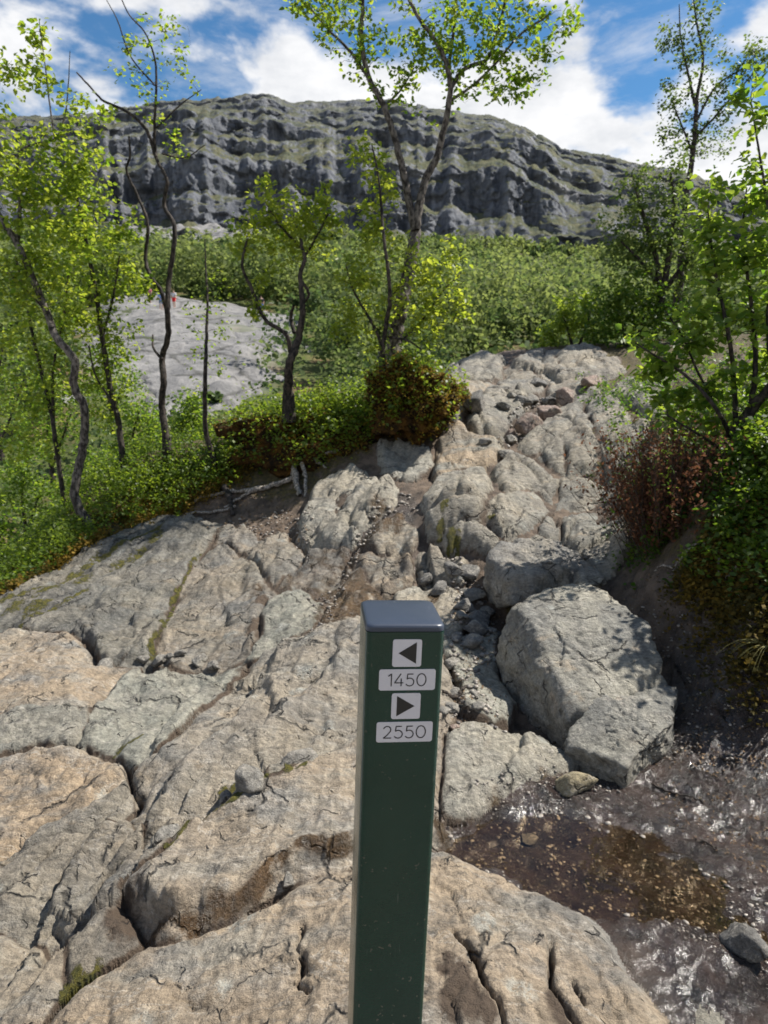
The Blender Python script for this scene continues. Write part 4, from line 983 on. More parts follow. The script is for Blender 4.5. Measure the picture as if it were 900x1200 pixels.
obj('blueberry_leaves', skin_leaves(V, F, 4200, .042, .09, M_BERRY, tone=.75).mesh('blueberry_leaves', M_BERRY), hum2, kind='stuff').location = (0, 0, .38)
obj('moss', skin_leaves(V, F, 4500, .03, .03, M_MOSSL, tone=.7, up=-.9).mesh('moss', M_MOSSL), hum2, kind='stuff').location = (0, 0, .38)

obj('leafy_sprigs', sprigs(V, F, 300, .34, .042).mesh('leafy_sprigs', M_BERRY), hum2, kind='stuff').location = (0, 0, .38)
# reddish heather bush on the right bank
def heather():
    y = 4.55; c = P(792, 640, y); root = empty('heather_bush', tuple(c), 'rusty reddish brown heather bush beside the rock path', 'bush')
    st = Acc(); lv = Acc(); gl = Acc(); Q = []; Gq = []
    for i in range(720):
        b = np.array([rng.normal(0, .115), rng.normal(0, .13), rng.uniform(-.12, .05)])
        h = rng.uniform(.38, .85); tip = b+np.array([b[0]*1.1+rng.normal(0, .10), b[1]*1.1+rng.normal(0, .10), h])
        p = spline([b, (b+tip)/2+rng.normal(0, .03, 3), tip], 5); st.add(*tube(p, np.linspace(.0028, .0012, 5), 3))
        m = 26; f = rng.uniform(.15, 1, m)[:, None]; q = p[0]*(1-f)+tip*f+rng.normal(0, .018, (m, 3))
        (Gq if (rng.uniform() < .10) else Q).append(q)
    leaves(lv, np.concatenate(Q), .032, -.7, six=False, width=.25); leaves(gl, np.concatenate(Gq), .028, -.5, six=False, width=.22)
    obj('stems', st.mesh('stems', M_TWIG), root); obj('heather_leaves', lv.mesh('heather_leaves', M_HEATH), root, kind='stuff'); obj('green_leaves', gl.mesh('green_leaves', M_BERRY), root, kind='stuff')
heather()

tree('bush', 'dense unseen bush added to shade the right bank', 'bush', 3.7,
     [([(985,720),(975,660),(960,600),(950,540)],10,3),([(990,720),(1010,650),(1030,580)],9,3)],
     [(950,600,40,30),(1000,560,60,50),(1010,640,55,40),(960,500,50,36),(1040,500,70,50),(935,660,26,14),(1000,430,60,36)], .05, 13, .12, None, M_BARKD, lmat=M_LEAFS, tone=.35)  # bush out of view, added to cast shade over the right bank soil
# thicket on the slope that falls away on the left
for k, (u, v, r_, y, lb) in enumerate([(30,560,46,8.6,'leafy thicket bush below the leaning pale birch'),(-20,620,46,7.2,'leafy bush at the far left edge of the mossy slab'),(110,560,34,8.8,'leafy bush between the pale birch and the dark straight birch'),
        (160,500,34,9.4,'leafy bush behind the dark straight birch'),(60,480,50,10.0,'tall leafy bush standing behind the thin two stemmed birch'),(0,440,60,11.0,'pale leafy bush deepest in the left thicket'),(130,440,36,11.0,'small leafy tree glimpsed between the left birches'),(225,490,24,9.0,'low leafy bush beside the thin sapling')]):
    tree('bush', lb, 'bush', y, [([(u,v+r_*1.3),(u-4,v+r_*.3),(u+3,v-r_*.5)],5,2),([(u+2,v+r_*1.3),(u+r_*.5,v)],4,2)],
         [(u,v,r_,46),(u+r_*.5,v+r_*.5,r_*.7,30),(u-r_*.5,v+r_*.4,r_*.7,30),(u,v-r_*.7,r_*.6,18)], .046, 15, .13, 'bushes of the left thicket', M_BARKD, lmat=M_LEAFS, tone=.45)

# ------------------------------------------------------------------ far forest: reads as one mass
def forest():
    acc = Acc()
    sx = []
    for lo, hi, n in ((22, 60, 300), (48, 110, 900), (100, 210, 1300), (190, 400, 1700)):
        y = rng.uniform(lo, hi, n); x = rng.uniform(-.78, .78, n)*y
        sx.append(np.stack([x, y], -1))
    q = np.concatenate(sx)
    dens = fbm(q[:, 0]/30, q[:, 1]/30, .6, 3)
    inr = ((sdist(q[:, 0], q[:, 1], farpoly) > -1.5) | (sdist(q[:, 0], q[:, 1], farpoly2) > -3)) & (rng.uniform(size=len(q)) > .04)
    # keep the sight line to the far slab open
    a = q[:, 0]/q[:, 1]; ga = (a > -.47) & (a < -.10) & (q[:, 1] < 76) & ((q[:, 1] > 34) | (rng.uniform(size=len(a)) < .6)) & (rng.uniform(size=len(a)) > .22)
    keep = (~inr) & (~ga) & (dens > np.where(q[:, 1] < 200, -.38, -.7))
    q = q[keep]; zz = far_z(q[:, 0], q[:, 1])
    onsl = sdist(q[:, 0], q[:, 1], farpoly) > -1.5; tq = .5*fbm(q[:, 0]/35, q[:, 1]/35, .1, 2)
    for (x, y), z, os_, tv in zip(q, zz, onsl, tq):
        h = rng.uniform(3.0, 7.5)*(1 if y > 60 else .75)
        if y > 190: h *= 1.15
        n = 64 if y > 190 else (110 if y > 100 else 210)
        w_ = h*rng.uniform(.28, .42)
        k = rng.integers(4, 8); bc = np.stack([rng.normal(0, .5, k)*w_, rng.normal(0, .5, k)*w_, rng.uniform(.3, .9, k)*h], -1)
        bi = rng.integers(0, k, n); bl = ball(n); bl = bl/np.maximum(np.linalg.norm(bl, axis=1), .55)[:, None]; p = bc[bi]+bl*w_*.60*np.array([1, 1, 1.1]); nv = bl+.6*(p-np.array([0, 0, .55*h]))/h
        t0 = rng.normal(.45, .28)+tv
        if os_: p = p*.3
        leaves(acc, p+np.array([x, y, z]), (.0044*y+.22) if y > 100 else .0046*y+.10, 0, np.clip(rng.normal(t0, .13, n)+rng.normal(0, .22, k)[bi]+.5*(p[:, 2]/h-.6), 0, 1), .45, False, .5, nv)  # tone rises with height: light on the crown tops put into leaf colour
    obj('birch_forest', acc.mesh('birch_forest', M_FOREST), None, 'light green birch wood covering the valley side below the cliffs', 'forest', None, 'stuff')
forest()

# ------------------------------------------------------------------ boulders and loose stones
def hull_rock(name, pts, mat, label=None, sub=5, noise=.05, soft=26., squash=1., seed=1, parent=None, cat='boulder', group=None, fs=6.):
    """angular block through given points (closed convex shell, worn edges, chipped faces)"""
    pts = np.asarray(pts, float); c = pts.mean(0)
    bm = bmesh.new()
    for p in pts: bm.verts.new(p-c)
    bmesh.ops.convex_hull(bm, input=bm.verts[:]); bm.normal_update()
    nn = []; dd = []
    for f in bm.faces:
        n = np.array(f.normal); d = n@np.array(f.verts[0].co)
        if d < 0: n, d = -n, -d
        if f.calc_area() > 1e-6: nn.append(n); dd.append(max(d, .01))
    bm.free(); un = []; ud = []
    for n, d in zip(nn, dd):                 # merge nearly coplanar faces into one plane
        for j in range(len(un)):
            if n@un[j] > math.cos(R(11)): break
        else: un.append(n); ud.append(d)
    nn = np.array(un); dd = np.array(ud)
    bm = bmesh.new(); bmesh.ops.create_icosphere(bm, subdivisions=sub, radius=1)
    V = np.array([v.co for v in bm.verts]); F = np.array([[v.index for v in f.verts] for f in bm.faces]); bm.free()
    # duplicate coplanar planes are merged by the soft minimum's max-like norm
    q = np.clip(V@nn.T/dd[None], 1e-3, None); mx = q.max(1, keepdims=True)
    rad = 1/(mx[:, 0]*(((q/mx)**soft).sum(1)**(1/soft)))
    W = V*rad[:, None]; size = np.linalg.norm(pts.max(0)-pts.min(0))
    s = seed*7.7; k = fs/size
    dn = noise*size*(.5*fbm(W[:, 0]*k+s, W[:, 1]*k, W[:, 2]*k, 6, .62)+.42*facets((W[:, 0]+W[:, 2]*.7)*k*.9+s, (W[:, 1]-W[:, 2]*.6)*k*.9, seed)+.16*facets((W[:, 0]-W[:, 2]*.5)*k*3+s, (W[:, 1]+W[:, 2]*.8)*k*3, seed+3))
    W = W+V*dn[:, None]
    me = make_mesh(name, W, F, mat)
    o = obj(name, me, parent, label, cat if label else None, group); o.location = c; return o
def pix(*rows): return np.array([P(u, v, y) for u, v, y in rows])
bo = pix((690,680,4.05),(712,690,3.95),(752,732,3.6),(778,790,3.25),(735,805,3.12),(690,838,2.95),(668,822,3.02),(640,768,3.3),(612,720,3.6),(600,712,3.75),(640,690,3.98),
         (583,738,3.74),(600,775,3.55),(640,808,3.26),(664,846,2.95))
bo = np.concatenate([bo, bo[[0, 2, 3, 4, 11, 12, 13, 14]]-np.array([0, 0, .25])])
big = empty('boulder', tuple(P(700, 840, 3.1)-np.array([0, 0, .2])), 'large grey angular boulder lying beside the muddy path', 'boulder')
def child_rock(*a, **k):
    o = hull_rock(*a, **k); o.parent = big; o.location = Vector(o.location)-big.location; return o
child_rock('upper_block', bo, M_BOULDER, None, 6, .035, 90., seed=3)
b2 = pix((690,828,3.0),(740,808,3.12),(797,800,3.2),(792,822,3.05),(785,850,2.9),(760,868,2.8),(735,897,2.66),(712,880,2.75),(668,872,2.82),(664,852,2.92))
b2 = np.concatenate([b2, b2[[2, 3, 4, 6, 8, 9]]-np.array([0, -.03, .2])])
child_rock('lower_block', b2, M_BOULDER, None, 6, .045, 90., seed=8)
# rock with shaded hollow behind the boulder
r9 = pix((572,650,4.55),(592,632,4.75),(630,630,4.85),(682,642,4.85),(692,664,4.6),(640,672,4.35),(606,672,4.3),(584,690,4.35),(600,712,4.2),(640,700,4.3),(575,690,4.5),(690,690,4.5))
r9 = np.concatenate([r9, r9[[0, 2, 3]]+np.array([0, .25, -.4])])
hull_rock('boulder', r9, M_STONE, 'rounded pale rock with shadowed mossy front behind the large boulder', 5, .06, 24., seed=5)
r12 = pix((676,670,4.35),(690,660,4.4),(708,672,4.35),(711,684,4.25),(692,688,4.2),(676,682,4.25)); r12 = np.concatenate([r12, r12+np.array([.02, .22, -.12])])
hull_rock('boulder', r12, M_BOULDER, 'small rounded rock wedged behind the top of the large boulder', 4, .05, 14., seed=6)

_st = {}
def stone(u, v, wpx_, mat, label, name='stone', asp=(1, .85, .65), seed=None, sink=.25, y=None, group=None, cat='stone', sub=4, rz=None):
    h = hit(u, v)[0] if y is None else P(u, v, y)[:2]
    z = float(near_z(h[:1], h[1:])[0]) if y is None else P(u, v, y)[2]
    r0 = .5*wpx_*mpx(math.hypot(h[1], CAM_H-z))
    seed = seed if seed is not None else int(u*7+v)
    V, F = star_rock(11, np.array(asp)*r0*1.25, seed, sub, 16, .07)
    o = obj(name, make_mesh(name, V, F, mat), None, label, cat, group)
    o.location = (h[0], h[1], z+r0*asp[2]*(.9-sink)); o.rotation_euler = (rng.normal(0, .12), rng.normal(0, .12), rng.uniform(0, 6.28) if rz is None else rz)
    return o
stone(672,926,36,M_YEL,'yellowish stone lying alone on the wet mud above the puddle',asp=(1,.6,.55),rz=.0)
stone(872,1122,44,M_STONEG,'wet dark rounded stone standing in the puddle outflow',asp=(.6,1,.6),rz=.3)
stone(620,980,16,M_STONEG,'largest pale pebble under the puddle water',asp=(1,.8,.35),sink=.5)
stone(663,470,22,M_PINK,'round pinkish stone perched in the gully of the upper path',asp=(1,.9,.75))
stone(642,484,22,M_PINK,'reddish stone below the round pinkish stone in the gully',asp=(1,.9,.7))
stone(618,498,30,M_PINK,'flat reddish stone at the lower end of the gully',asp=(1,.8,.6))
stone(690,456,26,M_PINK,'pinkish flat stone on top of the upper path',asp=(1,.7,.5))
stone(556,482,30,M_STONEG,'dark rounded stone beside the hummock on the path',asp=(1,.8,.8))
stone(345,899,0.1+30,M_STONE,'grey stone block jammed in the mossy crack of the front slab',asp=(1.2,.7,.6),rz=.5)
stone(293,930,30,M_STONE,'rounded stone resting in the mossy crack',asp=(1,.9,.75))
stone(266,942,14,M_STONEG,'small grey stone next to the moss in the crack',asp=(1,.8,.7))
stone(198,990,24,M_STONE,'wedge of loose rock at the lower end of the mossy crack',asp=(.7,1.1,.7),rz=-.6)
stone(337,1022,16,M_STONE,'small pale stone beside the wet brown crack',asp=(.7,1,.8))
for k, (u, v, w_) in enumerate([(168,772,12),(185,772,16),(200,776,10),(212,773,11),(234,774,18),(250,778,13),(125,774,18)]):
    stone(u, v, w_, M_STONE, 'small rounded stone in the joint below the left slabs', group='stones in the left joint', seed=40+k)
for k, (u, v, w_, m_) in enumerate([(548,668,26,M_STONEG),(530,672,20,M_STONEG),(556,690,22,M_STONE),(545,712,20,M_STONEG),(562,716,26,M_STONEG),(540,730,18,M_STONE),(556,738,24,M_STONEG),(572,728,18,M_STONE),(552,755,20,M_STONE),(534,752,16,M_STONEG),(528,775,18,M_STONE),(535,800,20,M_STONEG),(530,828,18,M_STONE),(500,672,18,M_STONEG),(516,690,20,M_STONEG),(570,700,18,M_STONE),(580,716,16,M_STONEG),(546,690,16,M_STONE)]):
    stone(u, v, w_, m_, ('dark grey' if m_ is M_STONEG else 'pale beige')+' angular stone in the '+('upper rubble behind the post cap' if v < 705 else 'rubble between the pale slab and the large boulder' if v < 745 else 'dirt beside the long pale slab right of the post'), group='rubble stones', seed=80+k, asp=(1, .8, .6), sink=.15)
for k, (u, v, w_, m_) in enumerate([(590,480,14,M_STONEG),(612,475,16,M_STONEG),(622,466,14,M_STONE),(608,488,12,M_STONEG),(600,506,14,M_STONE),(585,508,12,M_STONE),(628,490,12,M_STONEG),(645,466,14,M_STONEG),(600,470,10,M_STONE),(570,520,12,M_STONE),(592,524,16,M_STONE),(630,452,14,M_STONEG),(612,456,14,M_STONEG),(598,497,12,M_PINK)]):
    stone(u, v, w_, m_, ('small dark grey' if m_ is M_STONEG else 'small pinkish' if m_ is M_PINK else 'small pale')+' loose stone in the gully '+('above the reddish stones' if v < 480 else 'below the reddish stones'), group='gully stones', seed=120+k)
for k, (u, v, w_, m_) in enumerate([(560,836,12,M_STONE),(556,824,9,M_STONE),(575,842,10,M_STONEG),(590,852,9,M_STONE),(700,893,10,M_PINK),(520,848,12,M_STONE),(533,856,9,M_PINK),(615,822,12,M_STONEG)]):
    stone(u, v, w_, m_, ('pale' if m_ is M_STONE else 'grey' if m_ is M_STONEG else 'reddish')+' small stone in the dirt '+('at the foot of the lower boulder block' if u > 650 else 'beside the dead stick' if u > 565 else 'right of the marker post'), group='stones before the boulder', seed=160+k)

# gravel: too many and too small to count
def gravel():
    acc = Acc(); T = [star_rock(9, (1, .8, .55), 300+i, 1, 12, .1) for i in range(8)]
    def scat(poly, n, lo, hi, lift=.3):
        p = np.array(poly, float); q = rng.uniform(p.min(0), p.max(0), (n*3, 2)); q = q[inside(q[:, 0], q[:, 1], p)][:n]
        h = hit(q[:, 0], q[:, 1]); z = near_z(h[:, 0], h[:, 1])
        for (x, y), zz in zip(h, z):
            V, F = T[rng.integers(8)]; r0 = np.exp(rng.uniform(np.log(lo), np.log(hi)))*.5*mpx(math.hypot(y, 1.3)); a = rng.uniform(0, 6.28); c, s = math.cos(a), math.sin(a)
            W = V*r0; W = np.stack([W[:, 0]*c-W[:, 1]*s, W[:, 0]*s+W[:, 1]*c, W[:, 2]+r0*lift], -1)
            acc.add(W+np.array([x, y, zz]), F, rng.uniform())
    scat([(515,968),(560,950),(640,948),(720,968),(800,1012),(880,1060),(900,1120),(820,1105),(740,1080),(640,1045),(560,1008)], 330, 2.5, 9, -.15)
    scat([(770,1010),(900,1050),(900,1160),(800,1100)], 110, 2, 8, 0.)
    scat([(365,745),(352,700),(385,690),(400,650),(420,610),(450,575),(480,570),(490,590),(460,600),(425,640),(405,690),(375,740)], 240, 2, 7)
    scat([(520,650),(590,690),(590,760),(560,800),(600,860),(520,850),(530,700)], 380, 2.5, 9)
    scat([(580,520),(600,480),(640,455),(660,470),(620,505)], 220, 2.5, 7)
    scat([(250,600),(340,580),(370,610),(355,640),(270,620)], 160, 2, 6)
    scat([(700,700),(800,700),(890,800),(880,900),(760,880),(800,800),(740,720)], 260, 1.5, 6)
    scat([(520,920),(650,900),(760,940),(700,960),(600,945)], 150, 1.5, 6)
    m, t = material('gravel')
    c = t.mix(t.attr('tone'), (.07, .06, .055), (.34, .30, .25)); co = t.n('ShaderNodeTexCoord').outputs['Object']
    finish(t, c, .38, t.noise(co, 200, 4), .4, .004, .5)
    obj('gravel', acc.mesh('gravel', m), None, 'loose wet gravel in the puddle and the trail gullies', 'gravel', None, 'stuff')
gravel()

# ------------------------------------------------------------------ roots, sticks, grass
def root_thing(name, label, lines, mat, cat='root', group=None, parts='side_root', lift=.01):
    """lines: photograph polylines (u, v, height above ground m) and widths px"""
    o = None
    for pts, w0, w1 in lines:
        h = hit([p[0] for p in pts], [p[1] for p in pts]); z = near_z(h[:, 0], h[:, 1])
        lf = np.array([p[2] if len(p) > 2 else lift for p in pts])
        p3 = np.c_[h, z+lf]; n = 5*len(pts); c = spline(p3, n); m = mpx(h[:, 1].mean())
        rr = np.linspace(w0, w1, n)*.5*m*(1+.18*rng.normal(size=n))
        c[:, 2] = np.maximum(c[:, 2], near_z(c[:, 0], c[:, 1])+np.interp(np.arange(n), np.linspace(0, n-1, len(pts)), lf)*.5)
        c += rng.normal(0, .004, c.shape)
        V, F = tube(c, rr, 7)
        if o is None:
            b = c[0].copy(); o = obj(name, make_mesh(name, V-b, F, mat), None, label, cat, group); o.location = b
        else:
            obj(parts, make_mesh(parts, V-b, F, mat), o)
    return o
root_thing('tree_root', 'bleached gnarled root arching over the mossy bank above the pale block', [([(342,545,.02),(352,535,.10),(362,532,.10),(370,528,.08),(385,524,.06),(405,517,.02)],8,3),([(344,538,.10),(346,552,.06),(352,566,.0)],9,5),([(352,537,.09),(358,552,.08),(357,568,.0)],6,3),([(365,532,.09),(375,534,.05),(382,538,.02)],4,2)], M_ROOT)
root_thing('tree_root', 'long grey root lying along the soil below the left bank', [([(345,548,.04),(320,556,.04),(295,562,.03),(270,565,.03),(240,572,.02),(205,585,.01)],7,3),([(300,560,.04),(280,570,.02),(262,580,.01)],4,2)], M_ROOT)
root_thing('tree_root', 'thin root crossing the soil in front of the long grey root', [([(275,580,.02),(250,588,.03),(225,590,.03),(195,600,.01)],4,2)], M_ROOT)
root_thing('tree_root', 'stubby dark root sticking out of the moss at the soil edge', [([(262,560,.05),(268,572,.05),(272,588,.0)],9,5)], M_BARKD)
RB = 'bare roots hanging from the right bank'
for k, (ln, lb) in enumerate([([([(795,655,.03),(812,646,.06),(830,644,.05),(835,637,.02)],4,2),([(795,655,.03),(790,668,.02)],3,1.5)], 'pale root curving out of the right bank below the heather bush'),
     ([([(835,640,.06),(828,655,.05),(820,664,.02)],5,3)], 'short straight bleached root stub on the right bank'),
     ([([(845,690,.05),(842,672,.06),(850,655,.03)],3,1.5)], 'thin forked root upright on the right bank'),
     ([([(850,688,.06),(865,682,.06),(874,676,.04)],4,3),([(850,688,.06),(856,700,.06),(865,712,.04),(872,720,.02)],3,1.5)], 'bent pale root pointing down the mossy bank side'),
     ([([(868,668,.06),(882,661,.06),(896,656,.04)],4,2)], 'broken pale root near the top of the mossy bank side'),
     ([([(798,700,.04),(800,710,.05),(812,713,.03),(816,712,.01)],3,2)], 'small hooked root above the shaded soil'),
     ([([(790,662,.03),(775,664,.03),(768,662,.01)],3,1.5)], 'tiny root at the foot of the heather bush')]):
    root_thing('tree_root', lb, ln, M_ROOT, group=RB)
root_thing('stick', 'dead stick on the dirt in front of the large boulder', [([(597,856,.02),(615,860,.025),(638,862,.02)],7,5)], M_TWIG, 'stick')
root_thing('stick', 'thin twig leaning towards the base of the large boulder', [([(638,864,.02),(650,858,.03),(664,848,.04)],3,2)], M_TWIG, 'stick')
root_thing('stick', 'dark stick in the dirt right of the marker post', [([(520,812,.015),(532,812,.02),(545,805,.01)],6,4)], M_BARKD, 'stick')
for k, (pts) in enumerate([[(765,913),(790,925),(825,942)],[(845,880),(852,890),(862,896)],[(815,995),(832,1000),(840,1006)],[(790,770),(798,782),(804,795)],[(835,825),(845,832),(850,842)],[(885,845),(870,850)]]):
    root_thing('twig', 'dark twig trodden into the wet mud', [([(u, v, .008) for u, v in pts],3.5,2)], M_BARKD, 'twig', 'twigs in the mud')
def grass_tuft():
    b = P(900, 800, 3.0); b[2] = near_z(b[:1], b[1:2])[0]
    root = empty('grass_tuft', tuple(b), 'tuft of long pale grass blades hanging over the right edge of the mud', 'grass')
    for k in range(14):
        a = rng.uniform(2.2, 4.2); L_ = rng.uniform(.12, .26); d = np.array([math.cos(a), math.sin(a)*.6, 0])
        t = np.linspace(0, 1, 6)[:, None]; c = d*L_*t+np.array([0, 0, 1])*(L_*.9*t-L_*1.1*t**2)
        V, F = tube(c, np.linspace(.002, .0006, 6), 3); obj('blade', make_mesh('blade', V, F, M_GRASS), root)
M_GRASS = plain('dry_grass', (.24, .22, .07), .6)
grass_tuft()

# ------------------------------------------------------------------ marker post
def post():
    W = .100; YF_ = .81
    M_GREEN, t = material('green_enamel')
    co = t.n('ShaderNodeTexCoord').outputs['Object']
    n = t.noise(co, 55, 3, .5); n3 = t.noise(co, 420, 2, .5)
    c = t.mix(t.ramp(t.noise(co, 9, 6, .6), .3, .7), (.0022, .028, .017), (.0034, .034, .022))
    dz = t.n('ShaderNodeSeparateXYZ', {0: co}).outputs[2]
    sm = t.n('ShaderNodeMapping', {'Vector': co, 'Rotation': (.2, .3, 0), 'Scale': (1, 1, .06)}).outputs[0]
    scr = t.math('MULTIPLY', t.ramp(t.noise(sm, 260, 3, .5), .68, .74), t.ramp(t.noise(co, 14, 3), .5, .65, 0, .5))
    dust = t.math('MULTIPLY', t.ramp(t.noise(co, 40, 8, .75), .52, .75), .05)
    c = t.mix(t.math('MAXIMUM', scr, dust), c, (.13, .13, .11))
    spl = t.math('MULTIPLY', t.ramp(t.noise(co, 150, 2, .4), .70, .74), t.ramp(dz, .5, 1.35, .9, .25))
    c = t.mix(spl, c, (.16, .13, .10))
    rg = t.ramp(t.noise(co, 18, 7, .7), .3, .7, .09, .24)
    finish(t, c, rg, t.math('ADD', n, t.math('MULTIPLY', n3, .3)), .22, .005, .5)
    M_CAP, t = material('black_plastic_cap')
    co = t.n('ShaderNodeTexCoord').outputs['Object']
    sc_ = t.n('ShaderNodeMapping', {'Vector': co, 'Rotation': (0, 0, .5), 'Scale': (1, .05, 1)}).outputs[0]
    scr = t.ramp(t.noise(sc_, 420, 3, .5), .69, .74)
    dst = t.ramp(t.noise(co, 700, 3, .6), .6, .75, 0, .5)
    c = t.mix(t.math('MAXIMUM', scr, dst), (.030, .040, .062), (.16, .165, .18))  # blue in the base colour stands in for reflected sky
    finish(t, c, .36, t.noise(co, 600, 3), .12, .001, .55)
    M_WHITE = plain('white_plate', (.60, .57, .58), .35, scale=300, var=.03, bstr=.05)
    M_BLACK = plain('black_print', (.012, .011, .012), .4, scale=300)
    a, b = ray(476, 741)
    root = empty('marker_post', (0, 0, 0), 'dark green square trail marker post with black cap and white distance plates', 'post')
    yaw = R(6.0); lean = R(2.1)
    Rm = (Matrix.Rotation(lean, 4, 'Y') @ Matrix.Rotation(yaw, 4, 'Z'))
    topc = Vector(P(475.5, 741, YF_))                   # middle of the front top edge
    off = Rm @ Vector((0, -W/2, 0)); ctop = topc-off     # axis at the top of the tube
    H = 1.45
    Mw = Matrix.Translation(ctop) @ Rm @ Matrix.Translation((0, 0, -H))
    root.matrix_world = Mw
    # local: x right, -y front, z up, top of tube at z = H
    def prof(w, r, k=5):
        out = []
        for cx, cy, a0 in ((1, 1, 0), (-1, 1, 90), (-1, -1, 180), (1, -1, 270)):
            for j in range(k+1):
                th = R(a0+90*j/k); out.append((cx*(w/2-r)+r*math.cos(th), cy*(w/2-r)+r*math.sin(th)))
        return np.array(out)
    def loft(name, rings, mat, cap_top=True, cap_bot=True):
        bm = bmesh.new(); R_ = [[bm.verts.new(p) for p in rg] for rg in rings]
        for r0, r1 in zip(R_[:-1], R_[1:]):
            for i in range(len(r0)): bm.faces.new((r0[i], r0[(i+1) % len(r0)], r1[(i+1) % len(r0)], r1[i]))
        if cap_top: bm.faces.new(R_[-1])
        if cap_bot: bm.faces.new(R_[0][::-1])
        bmesh.ops.recalc_face_normals(bm, faces=bm.faces[:])
        for f in bm.faces: f.smooth = True
        me = bpy.data.meshes.new(name); bm.to_mesh(me); bm.free(); me.materials.append(mat)
        me.set_sharp_from_angle(angle=R(40)); return obj(name, me, root)
    pr = prof(W, .0075)
    loft('post_tube', [np.c_[pr, np.full(len(pr), z)] for z in (0, .4, .9, H)], M_GREEN)
    # cap: plug, rim and gently domed lid
    rings = []
    for w_, r_, z in ((W*.99, .008, .0004), (W*1.004, .009, .0010), (W*1.004, .009, .0055), (W*.992, .010, .0078), (W*.965, .012, .0092), (W*.90, .012, .0100), (W*.6, .010, .0112), (W*.2, .004, .0118)):
        p = prof(w_, r_); rings.append(np.c_[p, np.full(len(p), H+z)])
    loft('cap', rings, M_CAP)
    Wi = Mw.inverted()
    def face(u, v):
        o3 = Wi @ Vector((0, 0, CAM_H)); aa, bb = ray(u, v); d3 = Wi.to_3x3() @ Vector((float(aa), 1., float(bb)))
        k = (-W/2-o3.y)/d3.y; q = o3+d3*k; return q.x, q.z
    def plate(u0, v0, u1, v1, name, label):
        x0, z1 = face(u0, (v0+v0)/2); x1, z0_ = face(u1, v1); r = .0032
        xl = (face(u0, v1)[0]+face(u0, v0)[0])/2; xr = (face(u1, v1)[0]+face(u1, v0)[0])/2
        zt = (face(u0, v0)[1]+face(u1, v0)[1])/2; zb = (face(u0, v1)[1]+face(u1, v1)[1])/2
        bm = bmesh.new(); vs = []
        for cx, cz, a0 in ((xr-r, zt-r, 0), (xl+r, zt-r, 90), (xl+r, zb+r, 180), (xr-r, zb+r, 270)):
            for j in range(7):
                th = R(a0+15*j); vs.append(bm.verts.new((cx+r*math.cos(th), -W/2-.0002, cz+r*math.sin(th))))
        f = bm.faces.new(vs); e = bmesh.ops.extrude_face_region(bm, geom=[f])
        for v in e['geom']:
            if isinstance(v, bmesh.types.BMVert): v.co.y -= .0008
        bmesh.ops.recalc_face_normals(bm, faces=bm.faces[:])
        me = bpy.data.meshes.new(name); bm.to_mesh(me); bm.free(); me.materials.append(M_WHITE)
        p = obj(name, me, root); p['label'] = label; return p, (xl, xr, zb, zt)
    YP = -W/2-.0010-.00025
    def flat(name, polys, par):
        bm = bmesh.new()
        for pl in polys:
            f = bm.faces.new([bm.verts.new((x, YP, z)) for x, z in pl])
        bmesh.ops.recalc_face_normals(bm, faces=bm.faces[:])
        for f in bm.faces:
            if f.normal.y > 0: f.normal_flip()
        me = bpy.data.meshes.new(name); bm.to_mesh(me); bm.free(); me.materials.append(M_BLACK); return obj(name, me, par)
    def stroke(path, wd):
        p = np.array(path, float); t = np.gradient(p, axis=0) if len(p) > 2 else np.repeat((p[1:]-p[:1]), 2, 0)
        t /= np.linalg.norm(t, axis=1)[:, None]; n = np.stack([-t[:, 1], t[:, 0]], -1)*wd/2
        return [[p[i]+n[i], p[i+1]+n[i+1], p[i+1]-n[i+1], p[i]-n[i]] for i in range(len(p)-1)]
    arc = lambda cx, cz, rx, rz, a0, a1, n=18: [(cx+rx*math.cos(R(a0+(a1-a0)*i/n)), cz+rz*math.sin(R(a0+(a1-a0)*i/n))) for i in range(n+1)]
    # unit glyphs: height 1, strokes as centre lines
    GL = {'1': ([[(.02, .80), (.26, .98)], [(.26, 1.0), (.26, 0)]], .34),
          '4': ([[(.50, 1.0), (.04, .27)], [(.02, .27), (.70, .27)], [(.53, .62), (.53, 0)]], .74),
          '5': ([[(.56, .96), (.14, .96)], [(.14, .98), (.10, .55)], [(.10, .56)]+arc(.30, .33, .31, .31, 118, -150, 26)], .68),
          '0': ([arc(.37, .5, .34, .48, 0, 360, 36)], .80),
          '2': ([arc(.31, .70, .27, .27, 165, -35, 20)+[(.30, .26), (.04, .04)], [(.03, .04), (.62, .04)]], .70)}
    def digits(txt, par, box, hfrac):
        xl, xr, zb, zt = box; h = (zt-zb)*hfrac; gap = .13*h
        wtot = sum(GL[c][1]*h for c in txt)+gap*(len(txt)-1); x = (xl+xr)/2-wtot/2+.02*h; z = (zb+zt)/2-h/2
        for c in txt:
            pol = []
            for j, pa in enumerate(GL[c][0]):
                for q in stroke(pa, .085): pol.append([(x+a_*h, z+b_*h) for a_, b_ in q])
            flat('digit', pol, par); x += GL[c][1]*h+gap
    def arrow(par, box, left):
        xl, xr, zb, zt = box; w_, h_ = xr-xl, zt-zb
        tri = [(xl+.20*w_, zb+.5*h_), (xl+.82*w_, zb+.11*h_), (xl+.82*w_, zb+.90*h_)]
        if not left: tri = [(xl+xr-x, z) for x, z in tri]
        flat('arrow', [tri], par)
    p, bx = plate(460, 749, 494, 781, 'arrow_plate', 'white plate with left pointing black arrow'); arrow(p, bx, True)
    p, bx = plate(444, 784, 510, 808.5, 'distance_plate', 'white plate reading 1450'); digits('1450', p, bx, .60)
    p, bx = plate(458.6, 812, 492.4, 842, 'arrow_plate', 'white plate with right pointing black arrow'); arrow(p, bx, False)
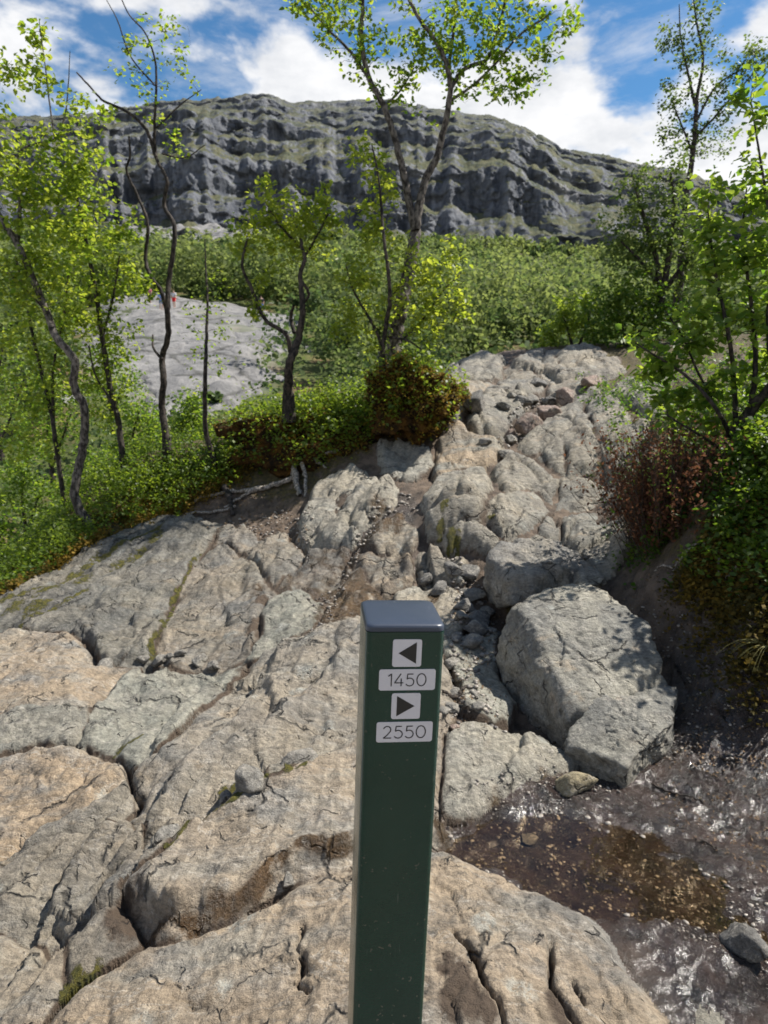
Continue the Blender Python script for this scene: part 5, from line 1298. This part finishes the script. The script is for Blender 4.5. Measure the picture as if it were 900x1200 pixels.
    p, bx = plate(441, 845.5, 506.5, 869, 'distance_plate', 'white plate reading 2550'); digits('2550', p, bx, .62)
post()

# ------------------------------------------------------------------ hikers on the far slab
def person(u, v, y, h, label, shirt, legs, walk):
    p = P(u, v, y); z = slab_z(p[0], p[1]); s = h/1.75
    root = empty('person', (p[0], p[1], z), label, 'person', 'hikers on the far slab')
    def skinned(name, verts, edges, rad, mat):
        me = bpy.data.meshes.new(name); me.from_pydata([tuple(np.array(q)*s) for q in verts], edges, []); me.materials.append(mat)
        o = obj(name, me, root); sk = o.modifiers.new('skin', 'SKIN')
        for i, r_ in enumerate(rad): me.skin_vertices[0].data[i].radius = (r_*s, r_*s)
        me.skin_vertices[0].data[0].use_root = True
        o.modifiers.new('sub', 'SUBSURF').levels = 1; return o
    k = .22*walk
    M_SKIN = plain('skin', (.42, .27, .20), .6)
    body = [(0, 0, .95), (0, 0, 1.2), (0, 0, 1.42), (0, 0, 1.52), (0, -.01, 1.66), (.19, 0, 1.40), (.26, -k*.4, 1.12), (.25, -k-.05, .90), (-.19, 0, 1.40), (-.26, k*.4, 1.12), (-.25, k-.02, .90), (.09, 0, .90), (.10, -k*.6, .50), (.10, -k*.3+.05, .07), (.10, -k*.3-.12, .04), (-.09, 0, .90), (-.10, k*.4, .50), (-.10, k+.1, .08), (-.10, k-.05, .04)]
    ed = [(0, 1), (1, 2), (2, 3), (3, 4), (2, 5), (5, 6), (6, 7), (2, 8), (8, 9), (9, 10), (0, 11), (11, 12), (12, 13), (13, 14), (0, 15), (15, 16), (16, 17), (17, 18)]
    ra = [.13, .13, .12, .05, .10, .065, .045, .035, .065, .045, .035, .085, .06, .04, .035, .085, .06, .04, .035]
    skinned('body', body, ed, ra, M_SKIN)
    skinned('shirt', [(0, 0, .98), (0, 0, 1.2), (0, 0, 1.42), (.19, 0, 1.40), (.25, -k*.3, 1.17), (-.19, 0, 1.40), (-.25, k*.3, 1.17)], [(0, 1), (1, 2), (2, 3), (3, 4), (2, 5), (5, 6)], [.155, .15, .14, .085, .065, .085, .065], plain('shirt_cloth', shirt, .85))
    skinned('trousers', [(0, 0, .95), (.09, 0, .88), (.10, -k*.5, .55), (-.09, 0, .88), (-.10, k*.4, .55)], [(0, 1), (1, 2), (0, 3), (3, 4)], [.16, .11, .09, .11, .09], plain('trouser_cloth', legs, .85))
    skinned('hair', [(0, .02, 1.70), (0, .03, 1.76)], [(0, 1)], [.105, .08], plain('hair_fibre', (.04, .025, .015), .8))
person(205, 373, 70, 1.72, 'hiker in white top and bright red shorts on the pale slab', (.6, .6, .62), (.65, .02, .02), .8)
person(190, 376, 68, 1.75, 'hiker in light blue clothes walking behind the birch trunk', (.20, .32, .60), (.16, .22, .38), -.6)
person(176, 362, 72, 1.72, 'hiker in pink top and dark trousers farther up the pale slab', (.55, .16, .22), (.02, .02, .03), .6)
person(307, 379, 68, 1.7, 'hiker in dark jacket and blue trousers near the gnarled birch limb', (.03, .03, .04), (.12, .22, .5), .5)
